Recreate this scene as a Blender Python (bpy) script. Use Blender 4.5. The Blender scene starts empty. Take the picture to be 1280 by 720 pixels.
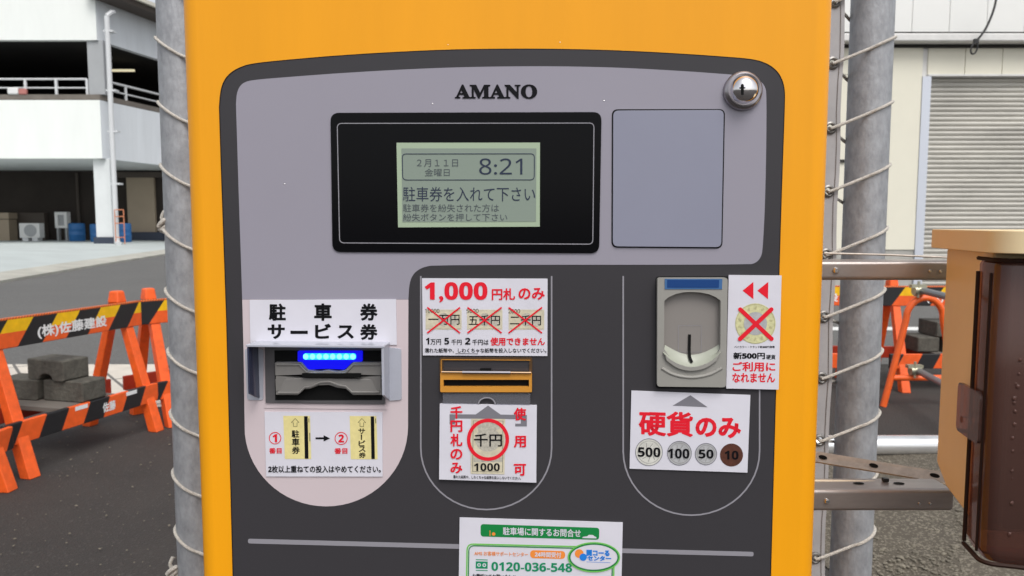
import bpy, bmesh, math, random
from mathutils import Vector, Matrix
R = math.radians
S = bpy.context.scene
COL = S.collection
random.seed(7)

# ------------------------------------------------------------------ camera
CAM_H, PITCH, F = 1.35, R(4.87), 940.0
cam = bpy.data.cameras.new('camera'); cam_o = bpy.data.objects.new('camera', cam); COL.objects.link(cam_o)
cam_o.location = (0, 0, CAM_H); cam_o.rotation_euler = (R(90) - PITCH, 0, 0)
cam.sensor_width = 36; cam.lens = 36 * F / 1280; cam.clip_start = 0.02; cam.clip_end = 2000
cam.dof.use_dof = True; cam.dof.focus_distance = 0.73; cam.dof.aperture_fstop = 16
S.camera = cam_o
# ------------------------------------------------------------------ sky, sun, exposure
SUN_EL, SUN_AZ = R(56), R(160)          # soft overcast sun, high and behind the camera
w = bpy.data.worlds.new('World'); S.world = w; w.use_nodes = True
nt = w.node_tree; bg = nt.nodes['Background']
sky = nt.nodes.new('ShaderNodeTexSky'); sky.sky_type = 'NISHITA'; sky.sun_disc = False
sky.sun_elevation = SUN_EL; sky.sun_rotation = SUN_AZ; sky.air_density = 1.0; sky.dust_density = 3.0
hs = nt.nodes.new('ShaderNodeHueSaturation'); hs.inputs['Saturation'].default_value = 0.22
nt.links.new(sky.outputs[0], hs.inputs['Color']); nt.links.new(hs.outputs[0], bg.inputs['Color'])
bg.inputs['Strength'].default_value = 0.15
sun = bpy.data.lights.new('sun', 'SUN'); sun.energy = 1.3; sun.angle = R(30); sun.color = (1, .97, .93)
sun_o = bpy.data.objects.new('sun', sun); COL.objects.link(sun_o)
sd = Vector((math.sin(SUN_AZ) * math.cos(SUN_EL), math.cos(SUN_AZ) * math.cos(SUN_EL), math.sin(SUN_EL)))
sun_o.rotation_euler = sd.to_track_quat('Z', 'Y').to_euler(); sun_o.location = (0, -5, 8)
S.view_settings.view_transform = 'Standard'; S.view_settings.look = 'None'
S.view_settings.exposure = 0.3; S.view_settings.gamma = 1
S.cycles.use_denoising = True
S.cycles.max_bounces = 8; S.cycles.transparent_max_bounces = 12

# ------------------------------------------------------------------ tracing helpers
FW = Vector((0, math.cos(PITCH), -math.sin(PITCH))); UP = Vector((0, math.sin(PITCH), math.cos(PITCH)))
CAM = Vector((0, 0, CAM_H))
def ray(px, py): return FW + Vector((1, 0, 0)) * ((px - 640) / F) + UP * ((360 - py) / F)
def W(px, py, Y):                      # point on the upright plane at depth Y
    r = ray(px, py); return CAM + r * (Y / r.y)
def GR(px, py, z=0.0):                 # point on the ground
    r = ray(px, py); return CAM + r * ((z - CAM_H) / r.z)
FACE_D, YAW = 0.72, R(3.07)
MROOT = Matrix.Translation((0, FACE_D, 0)) @ Matrix.Rotation(-YAW, 4, 'Z')
MINV = MROOT.inverted(); _c = MINV @ CAM
def P(px, py, d=0.0):                  # point on the machine's face, d metres in front of it (machine coordinates)
    r = MINV.to_3x3() @ ray(px, py); t = (-d - _c.y) / r.y
    return _c + r * t

# ------------------------------------------------------------------ materials
def lin(r, g, b):
    f = lambda c: c / 12.92 if c <= .04045 else ((c + .055) / 1.055) ** 2.4
    return (f(r / 255), f(g / 255), f(b / 255), 1)
MATS = {}
def mat(name, col, rough=.5, metal=0., var=0., vscale=20., bump=0., bscale=200., stretch=(1, 1, 1), spec=.5, rvar=0., emit=None, coat=0.):
    m = bpy.data.materials.new(name); m.use_nodes = True; MATS[name] = m
    t = m.node_tree; b = t.nodes['Principled BSDF']
    if len(col) == 3: col = (*col, 1)
    b.inputs['Base Color'].default_value = col; b.inputs['Roughness'].default_value = rough
    b.inputs['Metallic'].default_value = metal; b.inputs['Specular IOR Level'].default_value = spec
    b.inputs['Coat Weight'].default_value = coat; b.inputs['Coat Roughness'].default_value = .08
    if emit:
        b.inputs['Emission Color'].default_value = (*emit[:3], 1); b.inputs['Emission Strength'].default_value = emit[3]
    if var or bump or rvar:
        tc = t.nodes.new('ShaderNodeTexCoord'); mp = t.nodes.new('ShaderNodeMapping')
        mp.inputs['Scale'].default_value = stretch; t.links.new(tc.outputs['Object'], mp.inputs['Vector'])
    if var:
        n = t.nodes.new('ShaderNodeTexNoise'); n.inputs['Scale'].default_value = vscale; n.inputs['Detail'].default_value = 6
        n.inputs['Roughness'].default_value = .65
        t.links.new(mp.outputs[0], n.inputs['Vector'])
        rp = t.nodes.new('ShaderNodeValToRGB'); e = rp.color_ramp.elements
        e[0].position = .3; e[1].position = .7
        e[0].color = tuple(max(0, c * (1 - var)) for c in col[:3]) + (1,); e[1].color = tuple(min(1, c * (1 + var)) for c in col[:3]) + (1,)
        t.links.new(n.outputs['Fac'], rp.inputs['Fac']); t.links.new(rp.outputs[0], b.inputs['Base Color'])
    if rvar:
        n = t.nodes.new('ShaderNodeTexNoise'); n.inputs['Scale'].default_value = vscale * .6; n.inputs['Detail'].default_value = 5
        t.links.new(mp.outputs[0], n.inputs['Vector'])
        mr = t.nodes.new('ShaderNodeMapRange'); mr.inputs['To Min'].default_value = max(.02, rough - rvar); mr.inputs['To Max'].default_value = min(1, rough + rvar)
        t.links.new(n.outputs['Fac'], mr.inputs['Value']); t.links.new(mr.outputs[0], b.inputs['Roughness'])
    if bump:
        n = t.nodes.new('ShaderNodeTexNoise'); n.inputs['Scale'].default_value = bscale; n.inputs['Detail'].default_value = 4
        t.links.new(mp.outputs[0], n.inputs['Vector'])
        bp = t.nodes.new('ShaderNodeBump'); bp.inputs['Strength'].default_value = bump; bp.inputs['Distance'].default_value = .01
        t.links.new(n.outputs['Fac'], bp.inputs['Height']); t.links.new(bp.outputs[0], b.inputs['Normal'])
    return m
mat('yellow_paint', (.89, .365, .006), .4, var=.05, vscale=9, bump=.02, bscale=300, spec=.3, rvar=.08, stretch=(1, 1, .12))
mat('charcoal_panel', (.045, .0425, .047), .3, spec=.25, var=.03, vscale=2)
mat('groove', (.012, .012, .013), .6, spec=.12)
mat('grey_panel', (.31, .293, .345), .36, var=.025, vscale=3, spec=.3)
mat('pale_panel', (.6, .51, .53), .4, var=.02, vscale=4, spec=.3)
mat('cover_panel', (.25, .255, .33), .33, var=.03, vscale=8)
mat('thin_line', (.28, .27, .3), .4)
mat('black_gloss', (.004, .004, .005), .12, spec=.09)
mat('black_print', (.012, .012, .014), .35, spec=.12)
mat('ink_black', (.006, .006, .008), .5, spec=.12)
mat('ink_red', (.76, .018, .035), .42, spec=.12)
mat('ink_grey', (.2, .195, .22), .45, spec=.12)
mat('ink_green', (.012, .22, .055), .45, spec=.12)
mat('ink_leaf', (.17, .52, .1), .45, spec=.12)
mat('ink_teal', (.01, .26, .12), .45, spec=.12)
mat('ink_orange', (.85, .27, .05), .45, spec=.12)
mat('ink_blue', (.02, .21, .68), .45, spec=.12)
mat('ink_tan', (.63, .57, .42), .5, var=.15, vscale=120)
mat('ink_tan_dark', (.47, .44, .37), .5, var=.3, vscale=400)
mat('ink_coin_dark', (.27, .26, .25), .5, var=.2, vscale=300)
mat('ink_yellow', (.76, .66, .29), .5, var=.08, vscale=150)
mat('ink_coin_gold', (.62, .6, .33), .5, var=.2, vscale=250)
mat('ink_coin_worn', (.5, .47, .25), .5, var=.2, vscale=250)
mat('ink_coin_silver', (.42, .42, .43), .45, var=.15, vscale=200)
mat('ink_coin_light', (.62, .61, .56), .45, var=.15, vscale=150)
mat('ink_coin_copper', (.09, .028, .016), .45, var=.3, vscale=250)
mat('paper', (.68, .665, .73), .36, var=.03, vscale=22, bump=.06, bscale=28)
mat('lcd', (.23, .275, .235), .25, emit=(.5, .62, .5, .03), spec=.12)
mat('lcd_rim', (.33, .41, .29), .3, emit=(.5, .62, .42, .06))
mat('lcd_ink', (.035, .045, .075), .5, spec=.12)
mat('lcd_ink_thin', (.085, .1, .11), .5, spec=.12)
mat('chrome', (.75, .73, .74), .08, 1.0)
mat('brushed_steel', (.4, .38, .4), .28, 1.0)
mat('dark_cavity', (.006, .006, .006), .7, spec=.12)
mat('slot_plastic', (.2, .19, .18), .42, var=.06, vscale=60)
mat('slot_plastic_dark', (.1, .095, .1), .3)
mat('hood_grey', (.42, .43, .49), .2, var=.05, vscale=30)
mat('hood_blue_reflection', (.035, .04, .075), .12)
mat('led_lens', (.0, .0, .4), .3, emit=(.0, .0, 1, .55))
mat('led_glow', (.1, .3, .9), .3, emit=(.01, .32, 1, 1.5))
mat('led', (.3, .8, 1), .3, emit=(.1, .72, 1, 2.4))
mat('bill_orange', (.62, .27, .035), .35, var=.06, vscale=60)
mat('bill_brown', (.085, .045, .018), .3)
mat('copper_bright', (.8, .55, .35), .15, 1.0)
mat('coin_plastic', (.3, .29, .265), .4, var=.04, vscale=40)
mat('coin_tray', (.35, .365, .3), .38)
mat('coin_back', (.24, .22, .205), .4)
mat('coin_blue', (.012, .055, .2), .3, spec=.25)
mat('coin_blue_light', (.06, .15, .33), .3, spec=.25)
mat('galvanised', (.33, .34, .36), .5, .25, var=.22, vscale=70, rvar=.15, stretch=(1, 1, .55), bump=.12, bscale=180)
mat('galvanised_smooth', (.8, .81, .82), .25, .7, var=.06, vscale=12)
mat('rope', (.6, .56, .5), .8, var=.2, vscale=220, bump=.6, bscale=500, stretch=(1, 1, 1.6))
mat('banner_cloth', (.36, .35, .355), .7, var=.12, vscale=14, bump=.04, bscale=300)
mat('hem_line', (.13, .11, .1), .7)
mat('grommet_metal', (.2, .19, .18), .4, .8)
mat('stainless', (.37, .33, .31), .3, .55, var=.18, vscale=30, rvar=.1, stretch=(.25, 1, 1))
mat('strap_metal', (.48, .43, .38), .45, .4, var=.2, vscale=60)
mat('bolt_metal', (.75, .74, .72), .22, 1.0)
mat('cable_beige', (.78, .68, .52), .5)
mat('black_plastic', (.012, .012, .012), .4)
mat('beige_plastic', (.84, .67, .4), .42, var=.04, vscale=6)
mat('smoked_rim', (.03, .014, .01), .6, spec=.15)
mat('box_inside', (.2, .1, .065), .6, var=.5, vscale=10)
mat('orange_plastic', (.86, .115, .014), .45, var=.16, vscale=18, rvar=.08)
mat('faded_orange', (.55, .2, .1), .6)
mat('orange_steel', (.88, .13, .02), .35, var=.06, vscale=20)
mat('red_orange_rail', (.5, .04, .012), .45, var=.15, vscale=14)
mat('white_mark', (.8, .8, .8), .5)
mat('block_concrete', (.085, .079, .065), .9, var=.35, vscale=16, bump=.6, bscale=60)
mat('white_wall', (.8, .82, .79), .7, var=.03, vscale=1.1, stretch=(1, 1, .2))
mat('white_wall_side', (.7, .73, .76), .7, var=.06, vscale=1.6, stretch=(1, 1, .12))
mat('grey_column', (.36, .37, .38), .7, var=.06, vscale=1)
mat('pale_column', (.66, .68, .68), .7, var=.05, vscale=1)
mat('interior_shade', (.022, .02, .019), .9, var=.3, vscale=.4)
mat('interior_shade_brown', (.03, .023, .019), .9, var=.3, vscale=.4)
mat('bundle_red', (.42, .16, .14), .7)
mat('dark_base', (.035, .045, .07), .7)
mat('eave_brown', (.07, .055, .045), .7)
mat('cream_trim', (.7, .67, .58), .6)
mat('slab_edge', (.16, .14, .12), .8, var=.2, vscale=1)
mat('white_metal', (.6, .61, .62), .4)
mat('ac_white', (.7, .7, .69), .5)
mat('barrel_blue', (.015, .12, .33), .45)
mat('beige_door', (.36, .29, .21), .6, var=.05, vscale=1)
mat('lamp_tube', (.9, .85, .6), .4, emit=(1, .9, .6, .55))
mat('panel_white', (.82, .82, .79), .5, var=.02, vscale=1)
mat('panel_cream', (.76, .73, .61), .55, var=.025, vscale=1)
mat('gutter_white', (.7, .69, .67), .5, var=.1, vscale=3)
mat('dark_gap', (.03, .028, .025), .8)
mat('alu', (.62, .65, .72), .4, .3)
mat('shutter', (.52, .5, .45), .55, .0, var=.22, vscale=1.1, stretch=(.35, 1, 2.2))
mat('concrete_plinth', (.4, .39, .36), .9, var=.12, vscale=3)
mat('clamp_metal', (.5, .48, .36), .4, .8)
mat('pipe_grey', (.22, .225, .24), .4, .5)
mat('curb_concrete', (.42, .41, .36), .9, var=.22, vscale=1.2, bump=.2, bscale=30)
mat('forecourt_paint', (.46, .5, .49), .7, var=.1, vscale=.5)
mat('stone', (.17, .15, .115), .9, var=.4, vscale=9)
mat('white_line', (.72, .72, .7), .7, var=.1, vscale=5)

def ground_mat(name, base, dark, speck, scale=1.0, rough=.85, speck_amt=.12, bump=.7):
    m = bpy.data.materials.new(name); m.use_nodes = True; MATS[name] = m
    t = m.node_tree; b = t.nodes['Principled BSDF']; b.inputs['Roughness'].default_value = rough
    tc = t.nodes.new('ShaderNodeTexCoord')
    def noise(s, d=6):
        n = t.nodes.new('ShaderNodeTexNoise'); n.inputs['Scale'].default_value = s; n.inputs['Detail'].default_value = d
        n.inputs['Roughness'].default_value = .65
        t.links.new(tc.outputs['Object'], n.inputs['Vector']); return n
    def mix(fac, a, c):
        x = t.nodes.new('ShaderNodeMixRGB'); t.links.new(fac, x.inputs[0])
        for k, v in ((1, a), (2, c)):
            if isinstance(v, tuple): x.inputs[k].default_value = (*v[:3], 1)
            else: t.links.new(v, x.inputs[k])
        return x.outputs[0]
    def ramp(n, lo, hi):
        r = t.nodes.new('ShaderNodeMapRange'); r.inputs['From Min'].default_value = lo; r.inputs['From Max'].default_value = hi
        t.links.new(n, r.inputs['Value']); return r.outputs[0]
    big = ramp(noise(.9 * scale).outputs['Fac'], .35, .65)
    c = mix(big, dark, base)
    fine = ramp(noise(90 * scale, 3).outputs['Fac'], .35, .65)
    c2 = mix(fine, tuple(x * .72 for x in base[:3]), c)
    v = t.nodes.new('ShaderNodeTexVoronoi'); v.inputs['Scale'].default_value = 70 * scale
    t.links.new(tc.outputs['Object'], v.inputs['Vector'])
    sp = t.nodes.new('ShaderNodeMath'); sp.operation = 'LESS_THAN'; sp.inputs[1].default_value = speck_amt
    wn = t.nodes.new('ShaderNodeSeparateColor'); t.links.new(v.outputs['Color'], wn.inputs[0]); t.links.new(wn.outputs[0], sp.inputs[0])
    c3 = mix(sp.outputs[0], c2, speck)
    t.links.new(c3, b.inputs['Base Color'])
    bp = t.nodes.new('ShaderNodeBump'); bp.inputs['Strength'].default_value = bump; bp.inputs['Distance'].default_value = .012
    add = t.nodes.new('ShaderNodeMath'); add.operation = 'ADD'
    t.links.new(noise(60 * scale, 5).outputs['Fac'], add.inputs[0]); t.links.new(v.outputs['Distance'], add.inputs[1])
    t.links.new(add.outputs[0], bp.inputs['Height']); t.links.new(bp.outputs[0], b.inputs['Normal'])
    return m
ground_mat('lot_ground', (.054, .046, .041), (.029, .027, .026), (.06, .054, .049), 1.6, .85, .05, .45)
ground_mat('road_asphalt', (.15, .147, .14), (.125, .122, .118), (.15, .15, .145), .6, .9, .1)
ground_mat('gravel_ground', (.12, .1, .074), (.075, .064, .048), (.2, .175, .135), 1.9, .95, .2, .3)

def slab_mat():
    m = bpy.data.materials.new('pavement_slabs'); m.use_nodes = True; MATS['pavement_slabs'] = m
    t = m.node_tree; b = t.nodes['Principled BSDF']; b.inputs['Roughness'].default_value = .85
    tc = t.nodes.new('ShaderNodeTexCoord'); br = t.nodes.new('ShaderNodeTexBrick')
    mp = t.nodes.new('ShaderNodeMapping'); mp.inputs['Rotation'].default_value = (0, 0, R(-38)); t.links.new(tc.outputs['Object'], mp.inputs[0])
    br.offset = 0; br.inputs['Scale'].default_value = 1; br.inputs['Brick Width'].default_value = .62; br.inputs['Row Height'].default_value = 1.2
    br.inputs['Mortar Size'].default_value = .014
    br.inputs['Color1'].default_value = (.66, .6, .52, 1); br.inputs['Color2'].default_value = (.6, .55, .48, 1); br.inputs['Mortar'].default_value = (.16, .15, .14, 1)
    t.links.new(mp.outputs[0], br.inputs['Vector'])
    n = t.nodes.new('ShaderNodeTexNoise'); n.inputs['Scale'].default_value = 6; n.inputs['Detail'].default_value = 8
    t.links.new(tc.outputs['Object'], n.inputs['Vector'])
    mr = t.nodes.new('ShaderNodeMapRange'); mr.inputs['To Min'].default_value = .75; mr.inputs['To Max'].default_value = 1.15; t.links.new(n.outputs['Fac'], mr.inputs[0])
    mx = t.nodes.new('ShaderNodeMixRGB'); mx.blend_type = 'MULTIPLY'; mx.inputs[0].default_value = 1
    t.links.new(br.outputs['Color'], mx.inputs[1]); t.links.new(mr.outputs[0], mx.inputs[2]); t.links.new(mx.outputs[0], b.inputs['Base Color'])
slab_mat()

def stripe_mat(name, z_split, period, slope, x0=0.0, fringe=None):
    """black / orange diagonal stripes, the upper part of each orange stripe yellow"""
    m = bpy.data.materials.new(name); m.use_nodes = True; MATS[name] = m
    t = m.node_tree; b = t.nodes['Principled BSDF']; b.inputs['Roughness'].default_value = .42
    tc = t.nodes.new('ShaderNodeTexCoord'); sx = t.nodes.new('ShaderNodeSeparateXYZ'); t.links.new(tc.outputs['Object'], sx.inputs[0])
    def math_(op, a, c=None):
        n = t.nodes.new('ShaderNodeMath'); n.operation = op
        for k, v in ((0, a), (1, c)):
            if v is None: continue
            if isinstance(v, (int, float)): n.inputs[k].default_value = v
            else: t.links.new(v, n.inputs[k])
        return n.outputs[0]
    u = math_('SUBTRACT', sx.outputs['X'], math_('MULTIPLY', sx.outputs['Z'], slope))
    u = math_('FRACT', math_('DIVIDE', math_('ADD', u, 100 * period + x0), period))
    stripe = math_('LESS_THAN', u, .5)
    def mix(f, a, c):
        x = t.nodes.new('ShaderNodeMixRGB'); t.links.new(f, x.inputs[0])
        for k, v in ((1, a), (2, c)):
            if isinstance(v, tuple): x.inputs[k].default_value = (*v, 1)
            else: t.links.new(v, x.inputs[k])
        return x.outputs[0]
    col = (.88, .12, .018)
    if z_split is not None: col = mix(math_('GREATER_THAN', sx.outputs['Z'], z_split), (.88, .12, .018), (.95, .54, .004))
    c = mix(stripe, (.016, .016, .018), col)
    if fringe:
        fu = math_('FRACT', math_('DIVIDE', math_('ADD', math_('SUBTRACT', sx.outputs['X'], sx.outputs['Z']), 50.), .018))
        fc = mix(math_('LESS_THAN', fu, .5), (.85, .16, .02), (.25, .06, .02))
        c = mix(math_('GREATER_THAN', sx.outputs['Z'], fringe), c, fc)
    n = t.nodes.new('ShaderNodeTexNoise'); n.inputs['Scale'].default_value = 25; n.inputs['Detail'].default_value = 8; t.links.new(tc.outputs['Object'], n.inputs['Vector'])
    mr = t.nodes.new('ShaderNodeMapRange'); mr.inputs['To Min'].default_value = .7; mr.inputs['To Max'].default_value = 1.15; t.links.new(n.outputs['Fac'], mr.inputs[0])
    mx = t.nodes.new('ShaderNodeMixRGB'); mx.blend_type = 'MULTIPLY'; mx.inputs[0].default_value = 1
    t.links.new(c, mx.inputs[1]); t.links.new(mr.outputs[0], mx.inputs[2]); t.links.new(mx.outputs[0], b.inputs['Base Color'])
stripe_mat('board_stripes', .765, .32, .72, .05, .834)
stripe_mat('low_board_stripes', None, .3, .5, .02)

def smoked_mat(name, tint, refl=.12):
    m = bpy.data.materials.new(name); m.use_nodes = True; MATS[name] = m
    t = m.node_tree; t.nodes.remove(t.nodes['Principled BSDF']); out = t.nodes['Material Output']
    tr = t.nodes.new('ShaderNodeBsdfTransparent'); tr.inputs[0].default_value = (*tint, 1)
    gl = t.nodes.new('ShaderNodeBsdfGlossy'); gl.inputs['Roughness'].default_value = .12; gl.inputs['Color'].default_value = (.9, .85, .85, 1)
    df = t.nodes.new('ShaderNodeBsdfDiffuse'); df.inputs[0].default_value = (.2, .105, .085, 1)
    m1 = t.nodes.new('ShaderNodeMixShader'); m1.inputs[0].default_value = .35
    t.links.new(tr.outputs[0], m1.inputs[1]); t.links.new(df.outputs[0], m1.inputs[2])
    fr = t.nodes.new('ShaderNodeFresnel'); fr.inputs[0].default_value = 1.45
    m2 = t.nodes.new('ShaderNodeMixShader'); t.links.new(fr.outputs[0], m2.inputs[0])
    t.links.new(m1.outputs[0], m2.inputs[1]); t.links.new(gl.outputs[0], m2.inputs[2]); t.links.new(m2.outputs[0], out.inputs[0])
smoked_mat('smoked_plastic', (.5, .27, .21))
smoked_mat('smoked_tab', (.75, .45, .35))
def clear_mat():
    m = bpy.data.materials.new('clear_acrylic'); m.use_nodes = True; MATS['clear_acrylic'] = m
    t = m.node_tree; t.nodes.remove(t.nodes['Principled BSDF']); out = t.nodes['Material Output']
    tr = t.nodes.new('ShaderNodeBsdfTransparent'); tr.inputs[0].default_value = (.82, .82, .86, 1)
    pr = t.nodes.new('ShaderNodeBsdfPrincipled'); pr.inputs['Base Color'].default_value = (.45, .45, .5, 1); pr.inputs['Roughness'].default_value = .1
    m1 = t.nodes.new('ShaderNodeMixShader'); m1.inputs[0].default_value = .22
    t.links.new(tr.outputs[0], m1.inputs[1]); t.links.new(pr.outputs[0], m1.inputs[2]); t.links.new(m1.outputs[0], out.inputs[0])
clear_mat()

# ------------------------------------------------------------------ object helpers
ROOTM = {}
def tag(o, label=None, cat=None, group=None, kind=None):
    if label: o['label'] = label
    if cat: o['category'] = cat
    if group: o['group'] = group
    if kind: o['kind'] = kind
    return o
def thing(name, loc, rz, label, cat, group=None):
    o = bpy.data.objects.new(name, None); COL.objects.link(o); o.empty_display_size = .1
    o.location = loc; o.rotation_euler = (0, 0, rz)
    ROOTM[o.name] = Matrix.Translation(loc) @ Matrix.Rotation(rz, 4, 'Z')
    return tag(o, label, cat, group)
def obj(name, bm, m, parent=None, bevel=0., segs=2, smooth=False, local=False, base=None):
    """link a bmesh as ONE mesh object; world coordinates unless local"""
    bmesh.ops.recalc_face_normals(bm, faces=bm.faces[:])
    if parent is not None and not local:
        bmesh.ops.transform(bm, matrix=ROOTM[parent.name].inverted(), verts=bm.verts[:])
    if base is not None: bmesh.ops.translate(bm, vec=-Vector(base), verts=bm.verts[:])
    me = bpy.data.meshes.new(name); bm.to_mesh(me); bm.free()
    me.materials.append(MATS[m])
    o = bpy.data.objects.new(name, me); COL.objects.link(o)
    if base is not None: o.location = base
    if parent is not None: o.parent = parent; ROOTM[o.name] = ROOTM[parent.name]
    if smooth or bevel:
        for p in me.polygons: p.use_smooth = True
        if not bevel: me.set_sharp_from_angle(angle=R(38))
    if bevel:
        md = o.modifiers.new('Bevel', 'BEVEL'); md.width = bevel; md.segments = segs; md.limit_method = 'ANGLE'; md.angle_limit = R(35); md.harden_normals = True
    return o
B = bmesh.new
def quad(bm, *pts): return bm.faces.new([bm.verts.new(p) for p in pts])
def hexa(bm, p):       # 8 points: bottom loop 0-3, top loop 4-7
    v = [bm.verts.new(q) for q in p]
    for f in ((3, 2, 1, 0), (4, 5, 6, 7), (0, 1, 5, 4), (1, 2, 6, 5), (2, 3, 7, 6), (3, 0, 4, 7)): bm.faces.new([v[i] for i in f])
    return bm
def box(bm, a, b):
    (x0, y0, z0), (x1, y1, z1) = a, b
    return hexa(bm, [(x0, y0, z0), (x1, y0, z0), (x1, y1, z0), (x0, y1, z0), (x0, y0, z1), (x1, y0, z1), (x1, y1, z1), (x0, y1, z1)])
def fill(bm, loops, nrm):
    es = []
    for lp in loops:
        for i in range(len(lp)): es.append(bm.edges.get((lp[i], lp[(i + 1) % len(lp)])) or bm.edges.new((lp[i], lp[(i + 1) % len(lp)])))
    bmesh.ops.triangle_fill(bm, use_beauty=True, use_dissolve=False, edges=es, normal=nrm)
def prism(bm, loops, off, back=False):
    """3-D loops (outer first, then holes) extruded by the vector off; front face filled"""
    off = Vector(off)
    fr = [[bm.verts.new(p) for p in lp] for lp in loops]; bk = [[bm.verts.new(Vector(p) + off) for p in lp] for lp in loops]
    fill(bm, fr, -off.normalized())
    if back: fill(bm, bk, off.normalized())
    for a, b in zip(fr, bk):
        for i in range(len(a)):
            j = (i + 1) % len(a); bm.faces.new((a[i], a[j], b[j], b[i]))
    return bm
def plate(bm, outer, d1, th, holes=()):   # machine face: traced outline standing d1 in front, th thick
    return prism(bm, [[P(x, y, d1) for x, y in lp] for lp in (outer, *holes)], (0, th, 0))
def tube(bm, pts, r, n=10, closed=False, caps=True, rr=None):
    pts = [Vector(p) for p in pts]; rings = []; N = len(pts); ref = None
    for i, p in enumerate(pts):
        a = pts[i - 1] if (i or closed) else p; c = pts[(i + 1) % N] if (i < N - 1 or closed) else p
        t = (c - a).normalized()
        if ref is None: ref = t.orthogonal().normalized()
        u = (ref - t * ref.dot(t)).normalized(); ref = u; v = t.cross(u)
        q = rr[i] if rr else r
        rings.append([bm.verts.new(p + (u * math.cos(k * 2 * math.pi / n) + v * math.sin(k * 2 * math.pi / n)) * q) for k in range(n)])
    for i in range(N if closed else N - 1):
        a, b = rings[i], rings[(i + 1) % N]
        for k in range(n): bm.faces.new((a[k], a[(k + 1) % n], b[(k + 1) % n], b[k]))
    if caps and not closed: bm.faces.new(rings[0][::-1]); bm.faces.new(rings[-1])
    return bm
def lathe(bm, prof, M, n=32):            # prof: (radius, height) pairs round M's z axis
    rings = [[bm.verts.new(M @ Vector((r * math.cos(k * 2 * math.pi / n), r * math.sin(k * 2 * math.pi / n), h))) for k in range(n)] for r, h in prof]
    for a, b in zip(rings, rings[1:]):
        for k in range(n): bm.faces.new((a[k], a[(k + 1) % n], b[(k + 1) % n], b[k]))
    bm.faces.new(rings[0][::-1]); bm.faces.new(rings[-1])
    return bm
def spline(pts, n=6):
    pts = [Vector(p) for p in pts]; out = []
    for i in range(len(pts) - 1):
        p0 = pts[max(i - 1, 0)]; p1 = pts[i]; p2 = pts[i + 1]; p3 = pts[min(i + 2, len(pts) - 1)]
        for k in range(n):
            t = k / n
            out.append(.5 * ((2 * p1) + (p2 - p0) * t + (2 * p0 - 5 * p1 + 4 * p2 - p3) * t * t + (3 * p1 - p0 - 3 * p2 + p3) * t ** 3))
    return out + [pts[-1]]
def rounded(pts, rad, n=6):              # polygon with rounded corners
    out = []; N = len(pts); rad = rad if isinstance(rad, (list, tuple)) else [rad] * N
    for i in range(N):
        p = Vector(pts[i]); a = (Vector(pts[i - 1]) - p); c = (Vector(pts[(i + 1) % N]) - p); r = min(rad[i], a.length * .5, c.length * .5)
        if r <= 0: out.append(tuple(p)); continue
        q0 = p + a.normalized() * r; q1 = p + c.normalized() * r
        for k in range(n + 1):
            t = k / n; out.append(tuple(q0 * (1 - t) ** 2 + p * 2 * t * (1 - t) + q1 * t * t))
    return out
def rect(x0, y0, x1, y1, r=0): 
    q = [(x0, y0), (x1, y0), (x1, y1), (x0, y1)]
    return rounded(q, r) if r else q
def circ(cx, cy, r, n=36, ry=None): return [(cx + r * math.cos(k * 2 * math.pi / n), cy + (ry or r) * math.sin(k * 2 * math.pi / n)) for k in range(n)]
def offs(pts, wd, closed=False):
    """left and right offset curves of a px polyline"""
    P2 = [Vector(p) for p in pts]; N = len(P2); L, Rr = [], []
    for i in range(N):
        a = P2[i - 1] if (i or closed) else P2[i]; c = P2[(i + 1) % N] if (i < N - 1 or closed) else P2[i]
        t = (c - a).normalized(); nn = Vector((-t.y, t.x)) * wd / 2
        L.append(tuple(P2[i] + nn)); Rr.append(tuple(P2[i] - nn))
    return L, Rr
def stroke(bm, pts, wd, d, closed=False):
    L, Rr = offs(pts, wd, closed); N = len(pts)
    a = [bm.verts.new(P(x, y, d)) for x, y in L]; b = [bm.verts.new(P(x, y, d)) for x, y in Rr]
    for i in range(N if closed else N - 1):
        j = (i + 1) % N; bm.faces.new((a[i], a[j], b[j], b[i]))
def flat(bm, pts, d, holes=()): fill(bm, [[bm.verts.new(P(x, y, d)) for x, y in lp] for lp in (pts, *holes)], Vector((0, -1, 0)))
_tc = {}
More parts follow.
